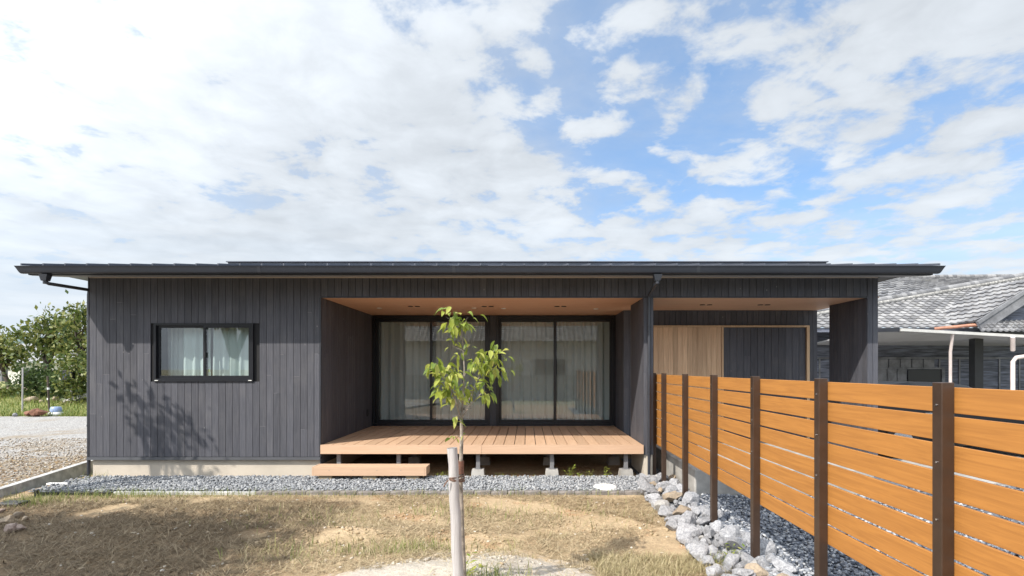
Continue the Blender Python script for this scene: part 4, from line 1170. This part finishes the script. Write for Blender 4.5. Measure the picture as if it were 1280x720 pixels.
# ------------------------------------------------------------------ trees
def tree(name, label, base, h, crown_c, crown_r, nclump, per, leaf, m, bark, seed, group=None, trunk_r=0.12, nb=9, gap=0.0):
    rs = random.Random(seed)
    t = thing(name, label, 'tree', base, group)
    b = Vector(base); tb = MB()
    cc = Vector(crown_c); cr = Vector(crown_r)
    fork = b.lerp(cc, 0.45) + Vector((rs.uniform(-.2, .2), 0, 0))
    tb.tube([b + Vector((0, 0, -0.15)), b.lerp(fork, 0.5) + Vector((0.08, 0, 0)), fork], [trunk_r * 1.25, trunk_r, trunk_r * 0.8], 9)
    cl = []
    for i in range(nclump):
        while True:
            v = Vector((rs.uniform(-1, 1), rs.uniform(-1, 1), rs.uniform(-1, 1)))
            if 0.25 < v.length < 1: break
        v = v * (0.75 + 0.25 * rs.random())
        cl.append(cc + Vector((v.x * cr.x, v.y * cr.y, v.z * cr.z)))
    for i in range(nb):
        e = cl[i % len(cl)]; mid = fork.lerp(e, 0.5) + Vector((rs.uniform(-.25, .25), rs.uniform(-.25, .25), rs.uniform(0, .3)))
        tb.tube([fork, mid, e], [trunk_r * 0.55, trunk_r * 0.33, trunk_r * 0.1], 6)
        for k in range(2):
            e2 = cl[rs.randrange(len(cl))]
            tb.tube([mid, mid.lerp(e2, 0.6) + Vector((0, 0, 0.1)), e2], [trunk_r * 0.25, trunk_r * 0.15, trunk_r * 0.05], 5)
    obj('trunk', tb, bark, t)
    N = nclump * per
    r2 = np.random.default_rng(seed)
    ctr = np.repeat(np.array([list(c) for c in cl]), per, 0)
    crad = np.repeat(0.22 * min(crown_r) * (0.6 + 0.9 * r2.random(nclump)), per)
    pos = ctr + r2.normal(size=(N, 3)) * crad[:, None] * np.array([1, 1, 0.75])
    d = r2.normal(size=(N, 3)); d[:, 2] -= 0.5; d /= np.linalg.norm(d, axis=1)[:, None]
    s = np.cross(d, r2.normal(size=(N, 3))); s /= np.linalg.norm(s, axis=1)[:, None]
    L = leaf * (0.6 + 0.8 * r2.random(N))[:, None]
    v = np.stack([pos, pos + d * L * 0.5 + s * L * 0.26, pos + d * L, pos + d * L * 0.5 - s * L * 0.26], 1).reshape(-1, 3)
    f = np.arange(N * 4).reshape(-1, 4)
    o = np_obj('crown', v - np.array(base), f, m)
    o.parent = t
    return t
def tb(px, py, d): q = P(px, py, d); return (q.x, d, q.z)
d = 23.0; k = F / d
tree('garden_tree', 'bushy broadleaf tree with a leaning dark trunk beyond the gravel lot', tb(64, 490, d), 5, P(58, 418, d), (1.35, 1.1, 1.15), 32, 60, 0.21, M_LEAFG, M_BARKD, 3, 'trees beyond the gravel lot', 0.16)
d = 21.5
tree('garden_tree', 'tall yellow green tree half hidden by the corner of the black house', tb(104, 492, d), 5, P(106, 418, d), (0.95, 1.1, 1.55), 26, 65, 0.20, M_LEAFG, M_BARKD, 8, 'trees beyond the gravel lot', 0.12)
d = 24
tree('garden_tree', 'loose leafed tree at the left edge of the photo', tb(12, 492, d), 4, P(4, 432, d), (1.15, 1.0, 0.95), 22, 55, 0.21, M_LEAFG, M_BARKD, 14, 'trees beyond the gravel lot', 0.10)
# low shrubs under the trees
def shrub(px, py, d, rx, rz, n, m, label, seed):
    r2 = np.random.default_rng(seed); b = P(px, py, d)
    pos = r2.normal(size=(n, 3)) * np.array([rx, rx, rz]) * 0.5 + np.array([b.x, d, b.z + rz * 0.7])
    dd = r2.normal(size=(n, 3)); dd[:, 2] += 0.5; dd /= np.linalg.norm(dd, axis=1)[:, None]
    s = np.cross(dd, r2.normal(size=(n, 3))); s /= np.linalg.norm(s, axis=1)[:, None]
    L = (0.10 + 0.12 * r2.random(n))[:, None]
    v = np.stack([pos, pos + dd * L * .5 + s * L * .25, pos + dd * L, pos + dd * L * .5 - s * L * .25], 1).reshape(-1, 3)
    base = np.array([b.x, d, b.z])
    o = np_obj('shrub', v - base, np.arange(n * 4).reshape(-1, 4), m, None, label, 'shrub'); o.location = base; o['group'] = 'shrubs under the garden trees'
shrub(47, 490, 21.3, 0.75, 0.65, 1500, M_LEAFB, 'feathery dark green shrub left of the leaning tree trunk', 1)
shrub(98, 494, 20.2, 0.6, 0.9, 1500, M_LEAFG, 'leafy green shrub touching the corner of the black house', 2)
shrub(78, 492, 20.6, 0.5, 0.5, 900, M_LEAFB, 'low shrub below the black box', 3)
shrub(8, 497, 21.5, 0.7, 0.25, 600, M_LEAFG, 'low weedy shrub below the pinkish stones', 4)

# stones, poles, basin, box in the garden on the left
for i in range(9):
    px = -4 + i * 5.0; q = P(px, 487 + random.uniform(-1, 1), 22.5)
    rock_obj('garden_stone', q, random.uniform(0.13, 0.19), (0, 0, i * 1.1), M_ROCKP, 'rounded pinkish stone in the row under the left trees', 'stone', 'row of pinkish garden stones', i % 9)
for i in range(7):
    px = 82 + i * 4.2; q = P(px, 501 - i * 0.9 + random.uniform(-1, 1), 20.2)
    rock_obj('garden_stone', q, random.uniform(0.10, 0.16), (0, 0, i * 1.7), M_ROCKW, 'whitish stone in the low border near the house corner', 'stone', 'border of whitish garden stones', (i + 3) % 9)
for i, (px, py) in enumerate([(36, 500), (43, 499), (52, 503), (70, 498)]):
    rock_obj('garden_stone', P(px, py, 20.4), 0.17, (0, 0, i), M_ROCKT, ['tan garden stone nearest the thin pale pole', 'tan garden stone between the two poles', 'tan garden stone just left of the dark pole', 'tan garden stone right of the dark pole'][i], 'stone', 'loose garden stones', i)
for i, (px, py, s) in enumerate([(36, 517.5, .17), (44, 515.5, .22), (52, 515.5, .2), (19, 518, .1)]):
    rock_obj('garden_stone', P(px, py, 17.5), s, (0, 0, i * 2), M_ROCKB if i < 3 else M_ROCKG, ['rust brown stone at the left of the heap on the lot edge', 'largest rust brown stone in the middle of the lot edge heap', 'dark brown stone at the right of the heap on the lot edge', 'small grey stone alone on the far edge of the gravel lot'][i], 'stone', 'stones at the far edge of the lot', i + 2)
a, b = P(28, 515, 18.5), P(28.5, 460, 18.5)
tag(obj('pole', MB().tube([a, b], 0.025, 8), M_OLDW, None, a), 'thin pale pole standing in the grass beyond the lot', 'pole')
a, b = P(61.5, 515, 18.2), P(59.5, 470, 18.2)
pl = obj('pole', MB().tube([a, b], 0.03, 8), M_BARKD, None, a); tag(pl, 'dark pole with white bands left of the blue basin', 'pole')
for py in (487, 500): 
    q = P(60.3, py, 18.2); obj('band', MB().tube([q, q + Vector((0, 0, 0.07))], 0.035, 8), M_WHITEP, pl)
q = P(70, 519, 17.9)
bs = thing('basin', 'upturned blue enamel basin with a white rim on the lot edge', 'basin', q)
obj('rim', MB().lathe(q, [(0.21, 0.0), (0.22, 0.04), (0.20, 0.10), (0.17, 0.11)], 24), M_WHITEP, bs)
obj('bowl', MB().lathe(q, [(0.17, 0.11), (0.165, 0.2), (0.14, 0.28), (0.13, 0.29), (0.0, 0.295)], 24), M_BASIN, bs)
q = P(88, 469, 20.0)
bx = thing('lamp_box', 'black box on a thin post in front of the garden trees', 'box', P(89, 498, 20))
w = MB(); w.bbox(q.x - 0.19, q.x + 0.19, 19.85, 20.15, q.z - 0.19, q.z + 0.19, 0.02); obj('case', w, M_PLASTIC, bx)
obj('panel', MB().bbox(q.x - 0.15, q.x + 0.12, 19.84, 19.855, q.z - 0.10, q.z + 0.10, 0.004), mat('grey panel', (0.10, 0.12, 0.15), 0.3), bx)
obj('post', MB().tube([P(89, 498, 20), P(90, 455, 20)], 0.03, 8), M_OLDW, bx)
# white walls and grey roofs of houses far left
def far_house(px0, px1, pyt, pyb, d, m, roofm, label):
    a, b = P(px0, pyb, d), P(px1, pyt, d)
    h_ = thing('far_house', label, 'house', ((a.x + b.x) / 2, d, 0))
    obj('wall', MB().box(a.x, b.x, d, d + 6, -0.2, b.z), m, h_)
    w = MB(); e = 0.4; zt = b.z; ym = d + 3
    w.add([(a.x - e, d - e, zt - 0.1), (b.x + e, d - e, zt - 0.1), (b.x + e, ym, zt + 1.4), (a.x - e, ym, zt + 1.4), (b.x + e, d + 6 + e, zt - 0.1), (a.x - e, d + 6 + e, zt - 0.1)], [(0, 1, 2, 3), (3, 2, 4, 5), (0, 3, 5), (1, 4, 2)])
    obj('roof', w, roofm, h_)
    w = MB()
    for i in range(2):
        x = a.x + (b.x - a.x) * (0.25 + 0.4 * i); w.box(x, x + 1.2, d - 0.03, d - 0.005, zt - 1.7, zt - 0.6)
    obj('window', w, M_ALU, h_)
far_house(10, 76, 452, 480, 36, M_WALLW, M_TILE, 'white walled house behind the garden trees on the left')
far_house(-60, 2, 448, 480, 44, M_GREYB, M_TILE, 'grey house with tiled roof at the far left edge')

# tree off to the left whose shade falls on the yard, and a thinner one that shades the wall
tree('broadleaf_tree', 'dense round tree left of the yard casting the broad shade on the soil', (-8.6, 0.6, 0), 6, (-8.0, 0.92, 4.3), (1.85, 1.5, 1.2), 90, 520, 0.20, M_LEAFB, M_BARKD, 31, None, 0.16)
tree('broadleaf_tree', 'thin sparse tree standing left of the yard shading the house wall', (-8.0, 5.2, 0.05), 5, (-7.72, 5.6, 3.72), (0.75, 0.6, 0.6), 13, 16, 0.14, M_LEAFG, M_BARKD, 44, None, 0.06, 12)

# ------------------------------------------------------------------ tiled neighbour on the right
def tile_patch(mb, a, b, c, d_, nu, nv, thick=0.05, keep=None):
    """a-b eave edge, d-c upper edge"""
    a, b, c, d_ = map(Vector, (a, b, c, d_))
    nrm = (b - a).cross(d_ - a).normalized()
    if nrm.z < 0: nrm = -nrm
    for j in range(nv):
        for i in range(nu):
            if keep and not keep(a.lerp(b, (i + .5) / nu).lerp(d_.lerp(c, (i + .5) / nu), (j + .5) / nv)): continue
            us = [(i + t) / nu for t in (0, 0.28, 0.55, 0.8, 1.0)]
            hs = [0.0, -0.022, -0.02, 0.014, 0.0]
            row = []
            for vv, lift in ((j / nv, thick), ((j + 1.04) / nv, 0.0)):
                for u, hh in zip(us, hs):
                    p_ = (a.lerp(b, u)).lerp(d_.lerp(c, u), min(vv, 1)); row.append(p_ + nrm * (hh + lift))
            lip = [row[q] - nrm * (thick + 0.01) for q in range(5)]
            mb.add(row + lip, [(q, q + 1, q + 6, q + 5) for q in range(4)] + [(10 + q, 11 + q, q + 1, q) for q in range(4)], 0)
old = thing('tiled_house', 'old Japanese house with weathered grey tile roofs behind the parking', 'house', (14, 17, 0))
hipL, hipR = Vector((6.7, 16, 2.95)), Vector((21.5, 21.9, 5.6))
w = MB(); tile_patch(w, (6.7, 16, 2.95), (25.0, 16, 2.95), (25.0, 22.5, 5.875), (6.7, 22.5, 5.875), 68, 27, 0.035, lambda q: q.y < 16.12 + (q.x - 6.7) * 0.3986)
obj('front_roof', w, M_TILE, old)
w = MB(); tile_patch(w, hipL + Vector((-.2, .3, -.05)), hipR + Vector((0, .2, 0)), P(1330, 346, 27.5), P(950, 349, 27.5), 44, 10, 0.07)
obj('upper_roof', w, M_TILE, old)
w = MB()
nv = 60
for i in range(nv):
    p0 = hipL.lerp(hipR, i / nv) + Vector((0, 0, 0.10)); p1 = hipL.lerp(hipR, (i + 0.96) / nv) + Vector((0, 0, 0.10))
    w.tube([p0, p1], 0.12, 8, 0)
w.tube([hipL + Vector((0, -.05, 0.02)), hipR + Vector((0, -.05, 0.02))], 0.10, 6, 1)
obj('hip_ridge', w, [M_TILE, M_MORTAR], old)
w = MB(); a, b = P(950, 348, 27.5), P(1330, 345, 27.5)
for i in range(70): w.tube([a.lerp(b, i / 70), a.lerp(b, (i + .95) / 70)], 0.13, 7)
obj('main_ridge', w, M_TILE, old)
# front gable on the right
w = MB()
g0, g1 = P(1224, 409, 15.3), P(1310, 352, 15.3)
dv = (g1 - g0).normalized(); nv_ = Vector((-dv.z, 0, dv.x))
def beam(mb, a, b, y0, y1, t0, t1, mi=0):
    ps = [a + nv_ * t0, b + nv_ * t0, b + nv_ * t1, a + nv_ * t1]
    mb.add([(q.x, y0, q.z) for q in ps] + [(q.x, y1, q.z) for q in ps], [(0, 1, 2, 3), (7, 6, 5, 4), (0, 4, 5, 1), (2, 6, 7, 3), (1, 5, 6, 2), (0, 3, 7, 4)], mi)
beam(w, g0, g1, 15.25, 15.33, -0.16, 0.10); beam(w, g0, g1, 15.22, 15.31, 0.10, 0.2)
obj('verge_board', w, M_GREYB, old)
w = MB(); tile_patch(w, Vector((g0.x, 17.5, g0.z)) + nv_ * .2, Vector((g0.x, 15.27, g0.z)) + nv_ * .2, Vector((g1.x, 15.27, g1.z)) + nv_ * .2, Vector((g1.x, 17.5, g1.z)) + nv_ * .2, 8, 9); obj('gable_roof', w, M_TILE, old)
w = MB(); a = P(1235, 409, 15.6); b = P(1310, 409, 15.6); c = P(1310, 356, 15.6); w.add([a, b, c] + [q + Vector((0, 0.1, 0)) for q in (a, b, c)], [(0, 1, 2), (5, 4, 3), (0, 3, 4, 1), (1, 4, 5, 2), (2, 5, 3, 0)])
obj('gable_wall', w, M_BLACKW, old)
w = MB(); tile_patch(w, P(1226, 413, 14.7), P(1330, 414, 14.7), P(1330, 399, 15.55), P(1240, 400, 15.55), 14, 4, 0.04); obj('pent_roof', w, M_TILE, old)
w = MB(); w.tube([P(1168, 411, 15.9), P(1200, 408, 15.6), P(1228, 405, 15.3)], 0.05, 8); obj('copper_gutter', w, M_COPPER, old)
# walls of black boards with battens
w = MB(); zt = 2.95; yw = 17.2
for i in range(12): w.box(6.8, 24, yw, yw + 0.03, i * 0.245, i * 0.245 + 0.24)
w.box(6.8, 24, yw + 0.032, yw + 0.2, -0.1, zt)
obj('board_wall', w, M_BLACKW, old)
w = MB()
w.box(6.8, 24, yw - 0.05, yw - 0.004, 2.0, 2.05)
for i in range(26):
    x = 7.0 + i * 0.66
    if 11.6 < x < 13.5: continue
    w.box(x, x + 0.045, yw - 0.03, yw - 0.003, 0.0, 1.99)
obj('battens', w, M_GREYB, old)
w = MB()
for i in range(5): w.box(11.55 + i * 0.38, 11.90 + i * 0.38, yw - 0.06, yw - 0.035, 1.72, 1.98)
w.box(11.5, 13.75, yw - 0.08, yw - 0.033, 1.66, 1.715); w.box(13.66, 13.76, yw - 0.08, yw - 0.033, 0, 1.655)
for i in range(3): w.box(11.55 + i * 0.33, 11.85 + i * 0.33, yw - 0.06, yw - 0.035, 0.0, 1.655)
obj('panel_door', w, M_GREYB, old)
obj('dark_glazing', MB().box(12.56, 13.65, yw - 0.05, yw - 0.035, 0.05, 1.65), M_ALU, old)
w = MB(); w.box(6.8, 24, 16.05, 16.1, 2.80, 2.93); obj('eave_board', w, M_BLACKW, old)
# metal canopy over the parking
can = thing('canopy', 'flat metal parking canopy with a pale front edge beside the tiled house', 'canopy', (13, 14, 0))
cA, cB = P(1125, 413, 13), P(1330, 424, 13.4)
cC, cD = Vector((cB.x + 2.2, 17.0, 2.42)), Vector((cA.x + 1.2 - 1.9, 17.0, 2.42)) 
lf0 = P(1085, 414, 14.6)
w = MB(); ring = [cA, cB, cC, Vector((lf0.x - .3, 17.0, 2.45)), lf0]
w.add([q + Vector((0, 0, 0.0)) for q in ring] + [q + Vector((0, 0, 0.04)) for q in ring], [(4, 3, 2, 1, 0), (5, 6, 7, 8, 9)] + [(i, (i + 1) % 5, 5 + (i + 1) % 5, 5 + i) for i in range(5)])
obj('canopy_panel', w, M_CANOPY, can)
dvx = (cB - cA).normalized()
w = MB(); w.hexa([cA + Vector((0, -.07, -.02)), cB + Vector((0, -.07, -.02)), cB + Vector((0, -.003, -.02)), cA + Vector((0, -.003, -.02)), cA + Vector((0, -.07, .05)), cB + Vector((0, -.07, .05)), cB + Vector((0, -.003, .05)), cA + Vector((0, -.003, .05))])
obj('front_edge', w, M_CANEDGE, can)
w = MB(); w.hexa([lf0 + Vector((-.02, -.02, -.03)), cA + Vector((-.02, -.01, -.03)), cA + Vector((-.01, .05, -.03)), lf0 + Vector((0, .05, -.03)), lf0 + Vector((-.02, -.02, .08)), cA + Vector((-.02, -.01, .07)), cA + Vector((-.01, .05, .07)), lf0 + Vector((0, .05, .08))])
obj('side_edge', w, M_METAL, can)
p0 = P(1224, 430, 14.3); obj('post', MB().box(p0.x - .115, p0.x + .115, 14.3, 14.5, 0, 2.5), M_PLASTIC, can)
a = P(1191, 416, 13.1); b = P(1188, 440, 13.3)
obj('drainpipe', MB().tube([a, b, (b.x, b.y, 0)], 0.036, 10), M_PIPEW, can)
a = P(1266, 421, 13.15); b = P(1266, 438, 13.3); obj('drainpipe', MB().tube([a, b], 0.05, 10).tube([P(1290, 444, 13.3), P(1270, 447, 13.3), P(1266, 452, 13.3), (P(1266, 452, 13.3).x, 13.3, 0)], 0.05, 10), M_PIPEW, can)

# ------------------------------------------------------------------ black car behind the fence, side on, nose to the right
car = thing('parked_car', 'black car parked behind the orange fence beside the porch pillar', 'car', (8.1, 10.2, 0.05))
cx0, cyc, cz0 = 6.0, 10.2, 0.05
st_ = [  # x, z of sill, z of waist, half width
    (0.00, .45, .80, .60), (0.10, .32, .98, .76), (0.45, .26, 1.03, .82), (1.2, .22, 1.02, .84), (2.2, .22, .99, .84), (2.9, .22, .97, .83), (3.5, .25, .90, .80), (3.85, .30, .80, .72), (3.98, .40, .68, .55)]
vs = []; fs = []
for x, zs, zw, hw in st_:
    sec = [(-hw * .92, zs), (-hw, zs + .12), (-hw, (zs + zw) / 2), (-hw * .985, zw - .08), (-hw * .90, zw), (hw * .90, zw), (hw * .985, zw - .08), (hw, (zs + zw) / 2), (hw, zs + .12), (hw * .92, zs)]
    vs += [(cx0 + x, cyc + y, cz0 + z) for y, z in sec]
for i in range(len(st_) - 1):
    for k in range(10):
        fs.append((i * 10 + k, i * 10 + (k + 1) % 10, (i + 1) * 10 + (k + 1) % 10, (i + 1) * 10 + k))
fs += [tuple(range(10))[::-1], tuple(range(80, 90))]
obj('body', MB().add(vs, fs, 0, True), M_CARP, car)
cab = [(0.25, 1.0, 1.01, .74), (0.62, 1.0, 1.32, .62), (1.1, 1.0, 1.37, .60), (1.7, 1.0, 1.365, .60), (2.15, .98, 1.32, .60), (2.95, .95, .96, .70)]
vs = []; fs = []; ms = []
for x, za, zb, hw in cab:
    vs += [(cx0 + x, cyc - .75, cz0 + za - .02), (cx0 + x, cyc - hw, cz0 + zb - .04), (cx0 + x, cyc - hw + .08, cz0 + zb), (cx0 + x, cyc + hw - .08, cz0 + zb), (cx0 + x, cyc + hw, cz0 + zb - .04), (cx0 + x, cyc + .75, cz0 + za - .02)]
w = MB()
for i in range(5):
    for k in range(5):
        glassy = k in (0, 4) or (k == 2 and i in (0, 4))
        w.add([vs[i * 6 + k], vs[i * 6 + k + 1], vs[(i + 1) * 6 + k + 1], vs[(i + 1) * 6 + k]], [(0, 1, 2, 3)], 1 if glassy else 0, True)
obj('cabin', w, [M_CARP, mat('car glass', (0.012, 0.014, 0.016), 0.05)], car)
for x in (0.75, 3.2):
    for s in (-1, 1):
        yc = cyc + s * .74
        wh = MB(); 
        wh.tube([(cx0 + x, yc - .10, cz0 + .31), (cx0 + x, yc + .10, cz0 + .31)], .31, 24)
        o = obj('wheel', wh, M_RUB, car)
        obj('rim', MB().tube([(cx0 + x, yc + s * .085 - .02, cz0 + .31), (cx0 + x, yc + s * .085 + .02, cz0 + .31)], .2, 18), M_CHROME, o)
for s in (-1, 1):
    obj('headlight', MB().bbox(cx0 + 3.62, cx0 + 3.93, cyc + s * .58 - .13, cyc + s * .58 + .13, cz0 + .62, cz0 + .76, .03), M_CHROME, car)
    obj('mirror', MB().bbox(cx0 + 2.42, cx0 + 2.58, cyc + s * .88 - .1, cyc + s * .88 + .1, cz0 + .98, cz0 + 1.1, .03), M_CARP, car)
w = MB()
for x in (1.15, 2.05): w.box(cx0 + x, cx0 + x + .2, cyc - .862, cyc - .85, cz0 + .80, cz0 + .83)
obj('door_handle', w, M_CHROME, car)

# ------------------------------------------------------------------ house across the lane, behind the camera (mirrored in the glass)
nb_ = thing('neighbour_house', 'white walled tile roofed house mirrored in the sliding doors', 'house', (-2, -13, 0))
obj('wall', MB().box(-14, 9, -19, -13, -0.1, 3.5), M_WALLW, nb_)
w = MB(); tile_patch(w, (9.6, -12.2, 3.45), (-14.6, -12.2, 3.45), (-14.6, -16, 5.6), (9.6, -16, 5.6), 80, 15); w.add([(-14.6, -19.6, 3.4), (9.6, -19.6, 3.4), (9.6, -16, 5.6), (-14.6, -16, 5.6)], [(0, 1, 2, 3)])
obj('roof', w, M_TILE, nb_)
for x in (-10, -5, 0.5, 5):
    obj('window', MB().box(x, x + 2.0, -12.99, -12.9, 0.6, 2.3), M_ALU, nb_)
w = MB(); w.box(-30, 30, -8.2, -8.05, -0.1, 1.25)
for i in range(30): w.box(-30 + i * 2, -30 + i * 2 + 1.98, -8.27, -8.0, 1.25, 1.32)
tag(obj('garden_wall', w, M_CONC, None, (0, -8, 0)), 'low concrete block wall along the lane in front of the yard', 'wall')
